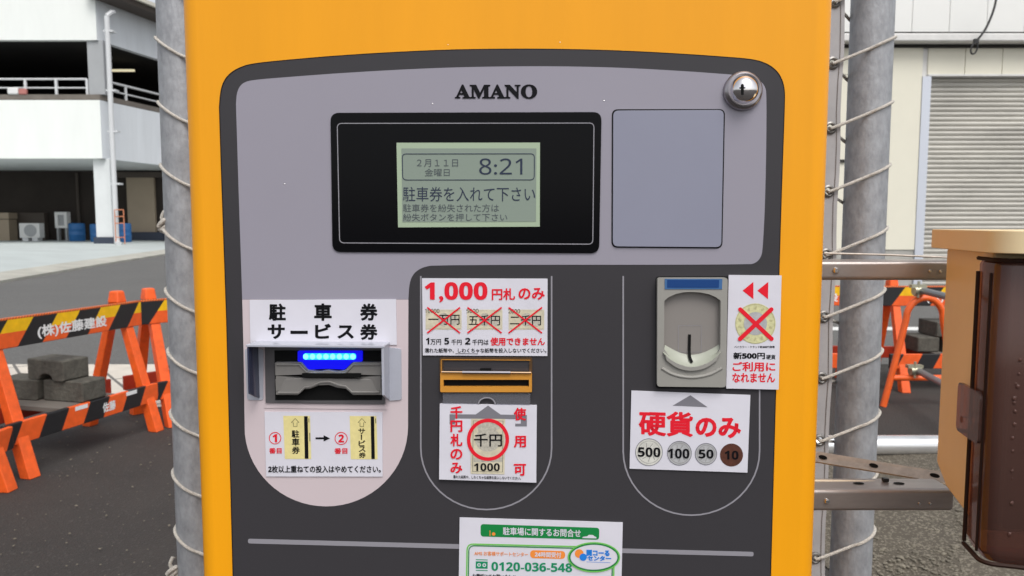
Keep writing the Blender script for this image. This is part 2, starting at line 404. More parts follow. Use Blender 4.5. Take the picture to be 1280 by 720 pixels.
def glyphs(s, bold):
    """outline writing as flat faces; bold > 0 thickens every stroke by small strips along its edges"""
    k = (s, bold)
    if k in _tc: return _tc[k]
    s = ''.join(chr((0x1D7EC if bold > 0 else 0x1D7E2) + int(ch)) if ch in '0123456789' else ch for ch in s)
    if any(0x1D7EC <= ord(ch) <= 0x1D7F5 for ch in s) and not any(ord(ch) in range(0x3000, 0xA000) for ch in s): bold *= .35
    cu = bpy.data.curves.new('t', 'FONT'); cu.body = s; cu.size = 1; cu.resolution_u = 4; cu.fill_mode = 'FRONT'
    ob = bpy.data.objects.new('t', cu); COL.objects.link(ob)
    dg = bpy.context.evaluated_depsgraph_get(); dg.update()
    me = bpy.data.meshes.new_from_object(ob.evaluated_get(dg))
    vs = [(v.co.x, v.co.y, 0.) for v in me.vertices]; fs = [tuple(p.vertices) for p in me.polygons]
    bpy.data.objects.remove(ob); bpy.data.curves.remove(cu); bpy.data.meshes.remove(me)
    if bold > 0:
        b = bold * 1.15; cnt = {}
        for f in fs:
            for i in range(len(f)):
                e = (f[i], f[(i + 1) % len(f)]); q = tuple(sorted((round(vs[e[0]][0], 5), round(vs[e[0]][1], 5), round(vs[e[1]][0], 5), round(vs[e[1]][1], 5))))
                key = frozenset(((round(vs[e[0]][0], 5), round(vs[e[0]][1], 5)), (round(vs[e[1]][0], 5), round(vs[e[1]][1], 5))))
                cnt[key] = cnt.get(key, 0) + 1
        n = 0
        for key, c in cnt.items():
            if c != 1 or len(key) != 2: continue
            p, q = [Vector(v) for v in key]; t = (q - p)
            if t.length < 1e-6: continue
            t.normalize(); nn = Vector((-t.y, t.x)) * b; p = p - t * b * .6; q = q + t * b * .6; n += 1
            i0 = len(vs); z = 1 + (n % 5)
            vs += [(*(p + nn), z), (*(q + nn), z), (*(q - nn), z), (*(p - nn), z)]; fs.append((i0, i0 + 1, i0 + 2, i0 + 3))
    x0 = min(v[0] for v in vs); x1 = max(v[0] for v in vs); y0 = min(v[1] for v in vs); y1 = max(v[1] for v in vs)
    vs = [((x - x0) / max(1e-6, x1 - x0), (y1 - y) / max(1e-6, y1 - y0), z) for x, y, z in vs]
    _tc[k] = (vs, fs); return _tc[k]
def text(bm, s, bb, d, bold=.0, slope=0., rot=False):
    """writing fitted into the traced box bb on the machine's face"""
    vs, fs = glyphs(s, bold); x0, y0, x1, y1 = bb; xm = (x0 + x1) / 2
    new = []
    for u, v, z in vs:
        if rot: u, v = 1 - v, u
        x = x0 + u * (x1 - x0); y = y0 + v * (y1 - y0) + slope * (x - xm); new.append(bm.verts.new(P(x, y, d + z * 1.2e-5)))
    for f in fs:
        try: bm.faces.new([new[i] for i in f])
        except ValueError: pass
def children(o): return [c for c in bpy.data.objects if c.parent == o]
def copy_tree(o, parent=None):
    c = o.copy(); COL.objects.link(c)
    if parent is not None: c.parent = parent
    for ch in children(o): copy_tree(ch, c)
    return c

# ================================================================== SETTING
def sheet(name, pts, m, z=None):
    bm = B(); bm.faces.new([bm.verts.new((p[0], p[1], p[2] if len(p) > 2 else z)) for p in pts])
    o = obj(name, bm, m); return tag(o, kind='structure')
sheet('ground', [(-400, -400), (400, -400), (400, 600), (-400, 600)], 'lot_ground', 0)
sheet('road', [(-60, 7.15), (60, 7.15), (60, 120), (-60, 120)], 'road_asphalt', .004)
sheet('pavement', [(-14, 5.45), (-.9, 5.45), (-.9, 7.14), (-14, 7.14)], 'pavement_slabs', .006)
bm = B(); gx = []
for j in range(13):
    row = []
    for i in range(13):
        x = 1.25 + i * .42; y = 1.2 + j * .28
        row.append(bm.verts.new((x + random.uniform(-.08, .08), y + random.uniform(-.06, .06), .006 + (random.uniform(.0, .02) if 0 < i < 12 and 0 < j < 12 else 0))))
    gx.append(row)
for j in range(12):
    for i in range(12): bm.faces.new((gx[j][i], gx[j][i + 1], gx[j + 1][i + 1], gx[j + 1][i]))
tag(obj('gravel_ground', bm, 'gravel_ground', smooth=True), kind='structure')
# white line on the road
ln0, ln1 = GR(1000, 414), GR(1300, 414)
sheet('road_line', [(1.5, 9.45), (14, 9.45), (14, 9.75), (1.5, 9.75)], 'white_line', .008)
# curb strip and raised forecourt of the left building
cl = [(-9.6, 7.2), (-10.1, 10), (-11.6, 17.0), (-13.2, 24), (-15.1, 33.2), (-17.2, 43), (-21, 60)]
bm = B(); a0 = [bm.verts.new((x, y, .0)) for x, y in cl]; a1 = [bm.verts.new((x, y, .07)) for x, y in cl]; a2 = [bm.verts.new((x - 1.25, y + .3, .1)) for x, y in cl]
for i in range(len(cl) - 1):
    bm.faces.new((a0[i], a0[i + 1], a1[i + 1], a1[i])); bm.faces.new((a1[i], a1[i + 1], a2[i + 1], a2[i]))
tag(obj('kerb_strip', bm, 'curb_concrete'), kind='structure')
bm = B(); a2 = [bm.verts.new((x - 1.25, y + .3, .1)) for x, y in cl]; a3 = [bm.verts.new((x - 5, y + .6, .3)) for x, y in cl]; a4 = [bm.verts.new((x - 70, y + 1, .3)) for x, y in cl]
for i in range(len(cl) - 1):
    bm.faces.new((a2[i], a2[i + 1], a3[i + 1], a3[i])); bm.faces.new((a3[i], a3[i + 1], a4[i + 1], a4[i]))
tag(obj('paved_ground', bm, 'forecourt_paint'), kind='structure')
# loose stones
bm = B()
def pebble(x, y, s):
    r = bmesh.ops.create_icosphere(bm, subdivisions=1, radius=s)
    a = random.random() * 6.28
    for v in r['verts']:
        v.co = Matrix.Rotation(a, 3, 'Z') @ Vector((v.co.x * 1.3, v.co.y, v.co.z * .6)) * random.uniform(.75, 1.2)
        v.co += Vector((x, y, .012 + s * .2))
for k in range(2600):
    y = random.uniform(2.3, 4.25); x = random.uniform(1.35, y * .72)
    pebble(x, y, random.choice((.003, .004, .004, .006, .008)) if random.random() > .008 else random.uniform(.01, .016))
tag(obj('gravel', bm, 'stone'), kind='stuff', label='loose pale gravel behind the machine')
bm = B()
for k in range(260):
    y = random.uniform(2.4, 5.3); x = -random.uniform(.35, .72) * y
    pebble(x, y, random.choice((.002, .003, .003, .004, .006)))
tag(obj('gravel', bm, 'stone'), kind='stuff', label='scattered grit on the dark lot surface')

# ================================================================== LEFT BUILDING
YB = 40.0
XC = W(128, 200, YB).x
DIRS = Vector((.22, 1, 0)).normalized()
def RF(px, py, out=0.0):                # point on the receding side wall
    n = Vector((DIRS.y, -DIRS.x, 0)); o = Vector((XC, YB, 0)) + n * out
    r = ray(px, py); t = (o - CAM).dot(n) / r.dot(n); return CAM + r * t
def zf(py): return W(100, py, YB).z
bt = thing('car_park_building', (XC - 10, YB, .3), 0, 'white building with open dark upper deck behind white guard railings and drums underneath', 'building')
XL = XC - 34
LEN = 42.0
N2 = Vector((DIRS.y, -DIRS.x, 0))
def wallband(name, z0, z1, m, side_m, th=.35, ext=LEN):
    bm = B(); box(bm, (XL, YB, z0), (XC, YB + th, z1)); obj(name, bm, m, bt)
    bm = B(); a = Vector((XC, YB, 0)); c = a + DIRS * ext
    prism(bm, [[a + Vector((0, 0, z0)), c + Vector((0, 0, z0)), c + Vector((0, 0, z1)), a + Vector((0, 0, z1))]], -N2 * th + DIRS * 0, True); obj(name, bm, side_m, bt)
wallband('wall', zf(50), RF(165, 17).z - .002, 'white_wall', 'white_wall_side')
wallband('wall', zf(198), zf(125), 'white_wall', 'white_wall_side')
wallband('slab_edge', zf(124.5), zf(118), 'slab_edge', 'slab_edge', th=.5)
# floor plates and inner walls, dark colour standing in for the interior's shade
def deck(name, z0, z1, m, inset=.4):
    bm = B(); a = Vector((XC - inset, YB + inset, 0)); c = a + DIRS * LEN
    prism(bm, [[Vector((XL, YB + inset, z1)), Vector((a.x, a.y, z1)), Vector((c.x, c.y, z1)), Vector((XL, c.y, z1))]], (0, 0, z0 - z1), True); obj(name, bm, m, bt)
deck('deck_slab', zf(196), zf(120), 'interior_shade_brown', .42)
deck('roof_slab', zf(46), zf(10), 'interior_shade', .42)
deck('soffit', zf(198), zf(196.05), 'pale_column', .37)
bm = B(); box(bm, (XL, YB + 14, zf(118)), (XC + 4, YB + 14.3, zf(50))); obj('inner_wall', bm, 'interior_shade', bt)
bm = B(); box(bm, (XL, YB + 9, .3), (XC + 3.6, YB + 9.3, zf(198.1))); obj('inner_wall', bm, 'interior_shade_brown', bt)
# eave along the side wall
bm = B(); za, zb = zf(-2), zf(-9)
a = Vector((XC, YB - .5, 0)); c = a + DIRS * LEN; ZE = RF(165, 17).z
def strip(z0, z1, o0, o1):
    bm = B(); q = [a + N2 * o0, a + N2 * o1, c + N2 * o1, c + N2 * o0]
    hexa(bm, [p + Vector((0, 0, z0)) for p in q] + [p + Vector((0, 0, z1)) for p in q]); return bm
obj('eave', strip(ZE, ZE + .3, -.3, 1.1), 'eave_brown', bt)
obj('fascia', strip(ZE + .301, ZE + .5, -.3, 1.3), 'cream_trim', bt)
# roof rail
bm = B()
for k in range(22):
    p = a + DIRS * (2 * k) + N2 * .9
    tube(bm, [p + Vector((0, 0, (ZE + .5))), p + Vector((0, 0, (ZE + .5) + 1.1))], .05, 6)
for h in (.55, 1.1): tube(bm, [a + N2 * .9 + Vector((0, 0, (ZE + .5) + h)), c + N2 * .9 + Vector((0, 0, (ZE + .5) + h))], .045, 6)
obj('roof_railing', bm, 'white_metal', bt)
# columns
def post_px(name, x0, x1, y0, y1, Y, dep, m):
    p, q = W(x0, (y0 + y1) / 2, Y), W(x1, (y0 + y1) / 2, Y); bm = B(); box(bm, (p.x, Y, W(x0, y1, Y).z), (q.x, Y + dep, W(x0, y0, Y).z)); return obj(name, bm, m, bt)
post_px('column', 110, 130, 50.3, 118, YB + .12, .7, 'grey_column')
post_px('column', 118.5, 139, 198.3, 296.3, YB + .3, .55, 'pale_column')
post_px('column_base', 117, 142, 296.5, 307, YB + .2, .75, 'dark_base')
# railings
bm = B(); zt, zm, zb = zf(98), zf(109), zf(118); yr = YB + .2; xr = W(109, 105, yr).x
for z, r in ((zt, .055), (zm, .04)): tube(bm, [(XL, yr, z), (xr, yr, z)], r, 6)
x = xr
while x > XL: box(bm, (x - .06, yr - .05, zb), (x + .06, yr + .05, zt)); x -= 1.62
obj('guard_railing', bm, 'white_metal', bt)
bm = B(); s0 = Vector((XC, YB, 0)) - N2 * .2 + DIRS * 1.0; s1 = s0 + DIRS * (LEN - 2)
for z, r in ((zt, .07), (zm, .05)): tube(bm, [s0 + Vector((0, 0, z)), s1 + Vector((0, 0, z))], r, 6)
k = 1.2
while k < LEN - 2: 
    p = s0 + DIRS * k; tube(bm, [p + Vector((0, 0, zb)), p + Vector((0, 0, zt))], .075, 6); k += 3.1
obj('guard_railing', bm, 'white_metal', bt)
# downpipe
dp0, dp1 = W(133.5, 20, YB - .3), W(146.5, 306, YB - .3)
bm = B(); tube(bm, [(dp0.x, YB - .3, .31), (dp0.x, YB - .3, dp0.z)], .13, 10)
tube(bm, [(dp0.x, YB - .3, dp0.z), (dp0.x + .15, YB - .1, dp0.z + .25), (dp0.x + .15, YB + .1, dp0.z + .3)], .12, 8)
for zz in (3.4, 6.1, 8.2, 11.2): box(bm, (dp0.x - .2, YB - .36, zz), (dp0.x + .32, YB - .02, zz + .09))
tube(bm, [(dp0.x, YB - .3, .6), (dp0.x + .05, YB - .35, .4), (dp0.x + .3, YB - .7, .31)], .14, 8)
obj('downpipe', bm, 'white_metal', bt, smooth=True)
# ceiling lamp, door
p = RF(148, 88, -3); bm = B(); box(bm, (p.x - 1.0, p.y, p.z - .05), (p.x + .9, p.y + .15, p.z + .07)); obj('ceiling_lamp', bm, 'lamp_tube', bt)
p, q = W(161, 290, YB + 8.8), W(192.5, 222, YB + 8.8); bm = B(); box(bm, (p.x, YB + 8.75, p.z), (q.x, YB + 8.95, q.z)); dr = obj('sliding_door', bm, 'beige_door', bt)
bm = B(); box(bm, (p.x - .5, YB + 8.6, q.z), (q.x + 1.2, YB + 8.9, q.z + .35)); obj('door_track', bm, 'eave_brown', dr)
bm = B(); box(bm, (p.x, YB + 8.4, .3), (q.x + .6, YB + 8.98, p.z)); obj('door_step', bm, 'dark_base', dr)
p = W(98, 250, YB + 8.9); bm = B(); tube(bm, [(p.x, YB + 8.85, .3), (p.x, YB + 8.85, 4.6)], .09, 6); obj('service_pipe', bm, 'eave_brown', bt)
# things under the building
def ac(px0, px1, py, Y, label, frame=False):
    p, q = W(px0, py, Y), W(px1, 300, Y); t = thing('air_conditioner', ((p.x + q.x) / 2, Y, .3), 0, label, 'air conditioner')
    x0, x1, z1 = p.x, q.x, p.z
    bm = B(); box(bm, (x0, Y, .5), (x1, Y + .5, z1)); obj('casing', bm, 'ac_white', t, bevel=.03)
    bm = B(); lathe(bm, [(min(.42, (x1 - x0) * .3), 0), (min(.42, (x1 - x0) * .3), .03)], Matrix.Translation(((x0 * .45 + x1 * .55), Y - .002, (z1 + .5) / 2)) @ Matrix.Rotation(R(90), 4, 'X'), 20); obj('fan_grille', bm, 'grey_column', t)
    for u in (x0 + .15, x1 - .5): bm = B(); box(bm, (u, Y + .02, .3), (u + .35, Y + .48, .498)); obj('foot', bm, 'white_metal', t)
ac(23.5, 50, 279, YB + 6, 'white outdoor air conditioner with round fan under the building, beside beige cabinet')
t = thing('equipment_rack', (W(76, 280, YB + 7).x, YB + 7, .3), 0, 'small grey framed unit on legs between air conditioner and blue drums', 'equipment')
p, q = W(68, 265, YB + 7), W(84, 285, YB + 7); bm = B()
for (u0, u1, v0, v1) in ((p.x, p.x + .18, q.z, p.z), (q.x - .18, q.x, q.z, p.z), (p.x + .181, q.x - .181, p.z - .18, p.z), (p.x + .181, q.x - .181, q.z, q.z + .15)): box(bm, (u0, YB + 7, v0), (u1, YB + 7.4, v1))
obj('frame', bm, 'ac_white', t); bm = B(); box(bm, (p.x + .182, YB + 7.1, q.z + .152), (q.x - .182, YB + 7.3, p.z - .182)); obj('panel', bm, 'grey_column', t)
for x in (p.x + .05, q.x - .17): bm = B(); box(bm, (x, YB + 7.05, .3), (x + .12, YB + 7.3, q.z - .002)); obj('leg', bm, 'grey_column', t)
def drum(px0, px1, py, Y, label):
    p, q = W(px0, py, Y), W(px1, py, Y); r = (q.x - p.x) / 2; bm = B(); h = p.z - .3
    lathe(bm, [(r * .93, 0), (r, .06), (r, h * .33), (r * 1.04, h * .36), (r, h * .39), (r, h * .64), (r * 1.04, h * .67), (r, h * .7), (r, h - .06), (r * .9, h)], Matrix.Identity(4), 20)
    o = obj('plastic_drum', bm, 'barrel_blue', smooth=True); o.location = ((p.x + q.x) / 2, Y, .3); tag(o, label, 'drum', 'blue drums under the left building')
drum(86.5, 105, 279, YB + 6, 'blue plastic drum beside the grey framed unit, left of the pale column')
drum(113, 128, 280, YB + 4.5, 'blue plastic drum half hidden behind the pale column')
drum(146, 163, 279, YB + 4, 'blue plastic drum standing right of the white downpipe')
p, q = W(-6, 266, YB + 7.5), W(12, 298, YB + 7.5); t = thing('storage_cabinet', ((p.x + q.x) / 2, YB + 7.5, .3), 0, 'beige cabinet with a dark top seam beside the white air conditioner', 'cabinet')
bm = B(); box(bm, (p.x, YB + 7.5, .3), (q.x, YB + 8.3, p.z - .42)); obj('body', bm, 'beige_door', t); bm = B(); box(bm, (p.x - .05, YB + 7.45, p.z - .38), (q.x + .05, YB + 8.3, p.z)); obj('lid', bm, 'beige_door', t)
p, q = W(22, 266, YB + 8.6), W(58, 300, YB + 8.6); bm = B(); box(bm, (p.x, YB + 8.5, .3), (q.x, YB + 8.9, p.z)); o = obj('wall_panel', bm, 'eave_brown', base=((p.x + q.x) / 2, YB + 8.7, .3)); tag(o, 'low brown board standing behind the white air conditioner', 'board')
# orange folding sign by the downpipe
p, q = W(138, 262, YB - 1), W(150.5, 289, YB - 1); t = thing('warning_frame', ((p.x + q.x) / 2, YB - .6, .3), 0, 'small orange frame stand beside the white downpipe', 'sign stand')
for x in (p.x, q.x): bm = B(); tube(bm, [(x, YB - .6, .3), (x, YB - .6, p.z)], .024, 6); obj('post', bm, 'faded_orange', t)
for z in (p.z, p.z - .35, p.z - .7, .65): bm = B(); tube(bm, [(p.x, YB - .6, z), (q.x, YB - .6, z)], .024, 6); obj('rail', bm, 'faded_orange', t)
# bundle on the ledge
p = W(15, 118, YB - .05); t = thing('bundle', (p.x, YB + .1, p.z), 0, 'white and red bundle lying on the ledge below the guard railing', 'bundle')
bm = B(); box(bm, (p.x - .25, YB - .08, p.z), (p.x + .32, YB + .12, p.z + .38)); obj('sack', bm, 'ac_white', t, bevel=.08)
bm = B(); box(bm, (p.x + .33, YB - .06, p.z), (p.x + .75, YB + .12, p.z + .3)); obj('red_part', bm, 'bundle_red', t, bevel=.06)

# ================================================================== RIGHT BUILDING
YR = 16.0
rb = thing('shutter_building', (10, YR, 0), 0, 'cream and white panelled warehouse with a large stained roller shutter', 'building')
def rz_(py): return W(1150, py, YR).z
def rx_(px): return W(px, 200, YR).x
XW0, XW1 = 5.5, 24.0
def wbox(name, x0, x1, z0, z1, y0, y1, m, **k):
    bm = B(); box(bm, (x0, y0, z0), (x1, y1, z1)); return obj(name, bm, m, rb, **k)
# upper wall of separate panels with joints
bm = B(); pw = rx_(1178) - rx_(1132); x = rx_(1132)
while x > XW0: x -= pw
while x < XW1: box(bm, (x + .006, YR - .02, rz_(44)), (x + pw - .006, YR + .1, rz_(44) + 2.6)); x += pw
obj('upper_panels', bm, 'panel_white', rb)
wbox('backing', XW0, XW1, .0, rz_(44) + 2.55, YR + .31, YR + 8, 'dark_gap')
wbox('joint_backing', XW0, XW1, rz_(96), rz_(44) + 2.58, YR + .02, YR + .28, 'gutter_white')
wbox('gutter', XW0, XW1, rz_(56), rz_(46), YR - .32, YR - .03, 'gutter_white', bevel=.03)
wbox('flashing', XW0, XW1, rz_(46) + .002, rz_(44), YR - .28, YR + .08, 'dark_gap')
wbox('gutter_shadow', XW0, XW1, rz_(60), rz_(57), YR - .06, YR + .08, 'dark_gap')  # dark strip standing in for the shadow under the gutter
x = rx_(1154) - pw * 8
while x < XW1:
    if x + pw < rx_(1113) or x > rx_(1150): bm = B(); box(bm, (x + .008, YR - .01, rz_(93)), (x + pw - .008, YR + .1, rz_(60.2))); obj('lintel_panel', bm, 'panel_cream', rb)
    x += pw
wbox('lintel_trim', rx_(1154), XW1, rz_(95.5), rz_(93.2), YR - .05, YR + .1, 'gutter_white')
wbox('pillar', rx_(1110.5), rx_(1147), rz_(312), rz_(60.2), YR - .03, YR + .3, 'panel_cream')
wbox('wall', XW0, rx_(1109), rz_(312), rz_(93.3), YR + .0, YR + .3, 'panel_cream')
wbox('plinth', XW0, rx_(1147), 0, rz_(312) - .003, YR - .01, YR + .3, 'concrete_plinth')
wbox('horizontal_trim', XW0, rx_(1090), rz_(203), rz_(199.5), YR - .04, YR - .002, 'dark_gap')
wbox('shutter_guide', rx_(1147.3), rx_(1158), 0, rz_(96), YR - .05, YR + .25, 'alu')
bm = B(); z0, z1 = .02, rz_(96); n = int((z1 - z0) / .098); prof = []
for k in range(n):
    zz = z0 + (z1 - z0) * k / n; h = (z1 - z0) / n
    prof += [(YR + .15, zz), (YR + .15, zz + h * .08), (YR + .118, zz + h * .25), (YR + .108, zz + h * .55), (YR + .118, zz + h * .85), (YR + .15, zz + h * .93)]
prof.append((YR + .14, z1)); xa, xb = rx_(1157.5), XW1 - .5
va = [bm.verts.new((xa, y, z)) for y, z in prof]; vb = [bm.verts.new((xb, y, z)) for y, z in prof]
for i in range(len(prof) - 1): bm.faces.new((va[i], vb[i], vb[i + 1], va[i + 1]))
obj('roller_shutter', bm, 'shutter', rb)
# hanging cable
bm = B(); YC = YR - .6
pts = [W(x, y, YC) for x, y in ((1252, -40), (1244, 5), (1236, 28), (1228, 42), (1220.5, 51))]; tube(bm, spline(pts), .022, 6)
tube(bm, spline([W(x, y, YC) for x, y in ((1220, 50), (1214, 60), (1214.5, 67), (1219, 66), (1222, 58), (1219.5, 50))]), .016, 6)
box(bm, tuple(W(1218, 54, YC - .02)), tuple(W(1222, 49, YC + .03)))
o = obj('hanging_cable', bm, 'black_plastic', smooth=True, base=tuple(W(1219, 67, YC))); tag(o, 'black cable ending in a loop in front of the white gutter', 'cable')

# ================================================================== BARRICADES
BG = 'striped construction barricades'
def make_barricade():
    t = thing('barricade', (0, 0, 0), 0, 'x', 'barricade', BG)
    L, hx = 1.2, .47
    bm = B(); box(bm, (-L / 2, -.1, .68), (L / 2, -.068, .845)); bd = obj('striped_board', bm, 'board_stripes', t, bevel=.006, local=True)
    bm = B(); vs, fs = glyphs('(株)佐藤建設', .024)
    vv = [bm.verts.new((-.23 + u * .5, -.1012 - z * 2e-5, .782 - v * .08)) for u, v, z in vs]
    for f in fs: bm.faces.new([vv[i] for i in f])
    obj('lettering', bm, 'white_mark', bd, local=True)
    bm = B(); box(bm, (-L / 2 + .02, -.232, .185), (L / 2 - .02, -.204, .305)); lb = obj('low_striped_board', bm, 'low_board_stripes', t, bevel=.006, local=True)
    bm = B(); vs, fs = glyphs('佐藤', .025)
    vv = [bm.verts.new((.07 + u * .1, -.2332 - z * 2e-5, .275 - v * .06)) for u, v, z in vs]
    for f in fs: bm.faces.new([vv[i] for i in f])
    obj('white_lettering', bm, 'white_mark', lb, local=True)
    for x in (-.13, .26): bm = B(); quad(bm, (x, -.2332, .276), (x + .09, -.2332, .276), (x + .09, -.2332, .3), (x, -.2332, .3)); obj('reflector', bm, 'white_mark', lb, local=True)
    bm = B(); box(bm, (-L / 2 + .02, .178, .2), (L / 2 - .02, .206, .3)); obj('rear_rail', bm, 'red_orange_rail', t, bevel=.006, local=True)
    bm = B(); box(bm, (-.2, -.2, .28), (.2, .36, .3045)); obj('tray', bm, 'slab_edge', t, local=True)
    for x in (-hx, hx):
        bm = B(); hexa(bm, [(x - .04, -.045, .835), (x + .04, -.045, .835), (x + .04, .045, .835), (x - .04, .045, .835), (x - .032, -.034, .915), (x + .032, -.034, .915), (x + .032, .034, .915), (x - .032, .034, .915)])
        obj('post_cap', bm, 'orange_plastic', t, bevel=.012, segs=3, local=True)
        for s in (-1, 1):
            bm = B(); f = lambda y, z, w, d: [(x - w, y - d, z), (x + w, y - d, z), (x + w, y + d, z), (x - w, y + d, z)]
            hexa(bm, f(s * .265, 0, .036, .034) + f(s * .02, .84, .031, .024)); obj('leg', bm, 'orange_plastic', t, bevel=.006, local=True)
    return t
b1 = make_barricade()
def place(o, mid_end, dirv, L=1.2, from_right=True):
    d = Vector((*dirv, 0)).normalized(); e = Vector((*mid_end, 0)); c = e - d * (L / 2) if from_right else e + d * (L / 2)
    o.location = c; o.rotation_euler = (0, 0, math.atan2(d.y, d.x)); return o
b0 = copy_tree(b1); b2 = copy_tree(b1); b3 = copy_tree(b1); b4 = copy_tree(b1)
place(b1, (-2.55, 5.02), (.25, .93)); b1['label'] = 'striped barricade with its whole company name readable and concrete blocks on its rails'
place(b0, (-2.82, 3.86), (.05, 1.)); b0['label'] = 'striped barricade nearest the viewer, only one orange leg and board end showing'
place(b2, (-2.56, 5.0), (.64, .77), from_right=False); b2['label'] = 'striped barricade joining the fully readable one and vanishing behind the knotted pole'
place(b3, (W(1091, 360, 6.25).x, 6.25), (1, 0)); b3['label'] = 'striped barricade almost wholly hidden behind the yellow machine, glimpsed beside the eyelets'
place(b4, (W(1093, 360, 6.25).x, 6.22), (1, .02), from_right=False); b4['label'] = 'striped barricade standing directly behind the orange tube arch'

# concrete blocks lying across the barricade rails
BL = 'concrete blocks weighing down barricades'
def make_block(notch=True):
    bm = B(); l, h, d = .145, .122, .09
    pr = [(-l, 0), (-.05, 0)] + [(-.05 * math.cos(a * math.pi / 8), .035 * math.sin(a * math.pi / 8)) for a in range(1, 8)] + [(.05, 0), (l, 0), (l, h), (-l, h)]
    if not notch: pr = [(-l, 0), (l, 0), (l, h), (-l, h)]
    prism(bm, [[(x, -d, z) for x, z in pr]], (0, 2 * d, 0), True)
    return obj('concrete_block', bm, 'block_concrete', bevel=.012, segs=3)
blk = make_block(False); blk_n = make_block()
def put_block(o, loc, rz, lab):
    o.location = loc; o.rotation_euler = (0, 0, rz); tag(o, lab, 'block', BL)
def along(b, u, v, z):                   # barricade coordinates -> world
    return Matrix.Translation(b.location) @ Matrix.Rotation(b.rotation_euler.z, 4, 'Z') @ Vector((u, v, z))
rz1 = b1.rotation_euler.z + R(90)
put_block(blk, along(b1, .03, -.075, .306), rz1, 'plain grey concrete block with its long side in view, carrying the notched block')
c = blk.copy(); COL.objects.link(c); put_block(c, along(b1, .0, .24, .306), rz1 + R(3), 'plain grey concrete block partly hidden by an orange leg, under the notched block')
c = blk_n; put_block(c, along(b1, .02, .03, .43), rz1 - R(4), 'grey concrete block with a notch underneath, lying on top of two others')
put_block_r = along(b4, .62 - .15, 0, 0)
xr = W(1166, 420, 6.2).x
for dx, z, lab in ((-.1, .306, 'concrete block behind the orange tube arch, lower left of its stack'), (.11, .306, 'concrete block behind the orange tube arch, lower right of its stack'), (.05, .43, 'concrete block behind the orange tube arch, topmost of its stack')):
    c = blk.copy(); COL.objects.link(c); put_block(c, (xr + dx, 6.22, z), R(90), lab)

# orange tube arch with clamped pipes
t = thing('tube_barrier', (2.98, 5.5, 0), 0, 'orange bent tube arch barrier standing in front of striped barricade', 'barrier')
xa, xb = GR(1104, 508).x, 3.31; xm = (xa + xb) / 2; yy = GR(1104, 508).y
pts = [(xa, yy, 0), (xa + .07, yy, .32), (xa + .135, yy, .62)]
for k in range(1, 10):
    an = math.pi - k * math.pi / 10; pts.append((xm + math.cos(an) * (xm - xa - .14), yy, .65 + math.sin(an) * .16))
pts += [(xb - .135, yy, .62), (xb - .07, yy, .32), (xb, yy, 0)]
bm = B(); tube(bm, spline(pts, 4), .024, 12); obj('frame_tube', bm, 'orange_steel', t, smooth=True)
bm = B(); tube(bm, [(xa + .047, yy, .215), (xb - .047, yy, .215)], .022, 10); obj('cross_bar', bm, 'orange_steel', t, smooth=True)
cx = W(1147, 364, yy).x; z1_, z2_ = W(1147, 363, yy).z, W(1143, 463, yy).z
for z in (z1_, z2_):
    bm = B(); tube(bm, [(cx - .035, yy - .01, z), (cx + .03, yy - .01, z)], .036, 10); box(bm, (cx - .06, yy - .035, z + .02), (cx + .05, yy + .012, z + .045)); tube(bm, [(cx - .01, yy - .03, z - .05), (cx - .01, yy - .03, z + .07)], .01, 6)
    tube(bm, [(cx, yy + .01, z), (cx, yy + .01, .82 if z > .6 else .22)], .018, 8); obj('clamp', bm, 'clamp_metal', t, smooth=True)
for z, y2, lab in ((z1_, 373, 'upper grey pipe clamped to the orange tube arch'), (z2_, 482, 'lower grey pipe clamped to the orange tube arch')):
    e = Vector((cx - .42, yy - 2.5, z)); bm = B(); tube(bm, [(cx + .02, yy - .03, z), tuple(e)], .0245, 12)
    o = obj('barrier_pipe', bm, 'pipe_grey', smooth=True, base=(cx, yy, z)); tag(o, lab, 'pipe', 'grey barrier pipes')
# pale steel pipe lying on the ground
yp = GR(1140, 573).y + .05; bm = B(); tube(bm, [(1.15, yp, .062), (3.7, yp + .02, .062)], .057, 20)
o = obj('ground_pipe', bm, 'galvanised_smooth', smooth=True, base=(2.4, yp, 0)); tag(o, 'shiny pale steel pipe lying on the ground behind the rope-wound pole and beige box', 'pipe')

# ================================================================== POLES, BANNER, LACING
RPOLE = .038
YPR, YPL = 1.43, 1.43
XPR = W(1077, 360, YPR).x; XPL = W(235.5, 360, YPL).x
def pole(x, y, lab):
    bm = B(); tube(bm, [(x, y, -.05), (x, y, 2.6)], RPOLE, 32)
    tube(bm, [(x, y, 2.6), (x, y, 2.63)], RPOLE + .002, 24)
    o = obj('steel_pole', bm, 'galvanised', smooth=True, base=(x, y, 0)); tag(o, lab, 'pole', 'galvanised poles behind the machine')
pole(XPR, YPR, 'weathered galvanised pole between yellow machine and beige box, wrapped with rope')
pole(XPL, YPL, 'weathered galvanised pole between yellow machine and barricades with blocks, rope knotted round it')
YBN = 1.40
xbr0 = W(1040, 360, YBN).x; xbl = W(276, 360, YBN).x
gpx = [(1042, 2), (1040, 79), (1037.3, 160), (1034.5, 239), (1032, 318), (1030.3, 395.5), (1027.5, 472), (1024.5, 550), (1021.5, 625), (1019, 697)]
gz = [W(x, y, YBN).z for x, y in gpx]
dz = (gz[0] - gz[-1]) / 9
gz = [gz[0] + dz * 3, gz[0] + dz * 2, gz[0] + dz] + gz + [gz[-1] - dz * k for k in range(1, 7)]
XG = sum(W(x, y, YBN).x for x, y in gpx) / 10
XGL = XBLG = W(263, 360, YBN).x
XE = W(1043.5, 360, YBN).x; XEL = XGL - (XE - XG)
ban = thing('banner', ((XE + XEL) / 2, YBN, .3), 0, 'grey cloth banner with eyelets stretched between the two poles behind the machine', 'banner')
bm = B(); ztop, zbot = gz[0] + .06, gz[-1] - .06
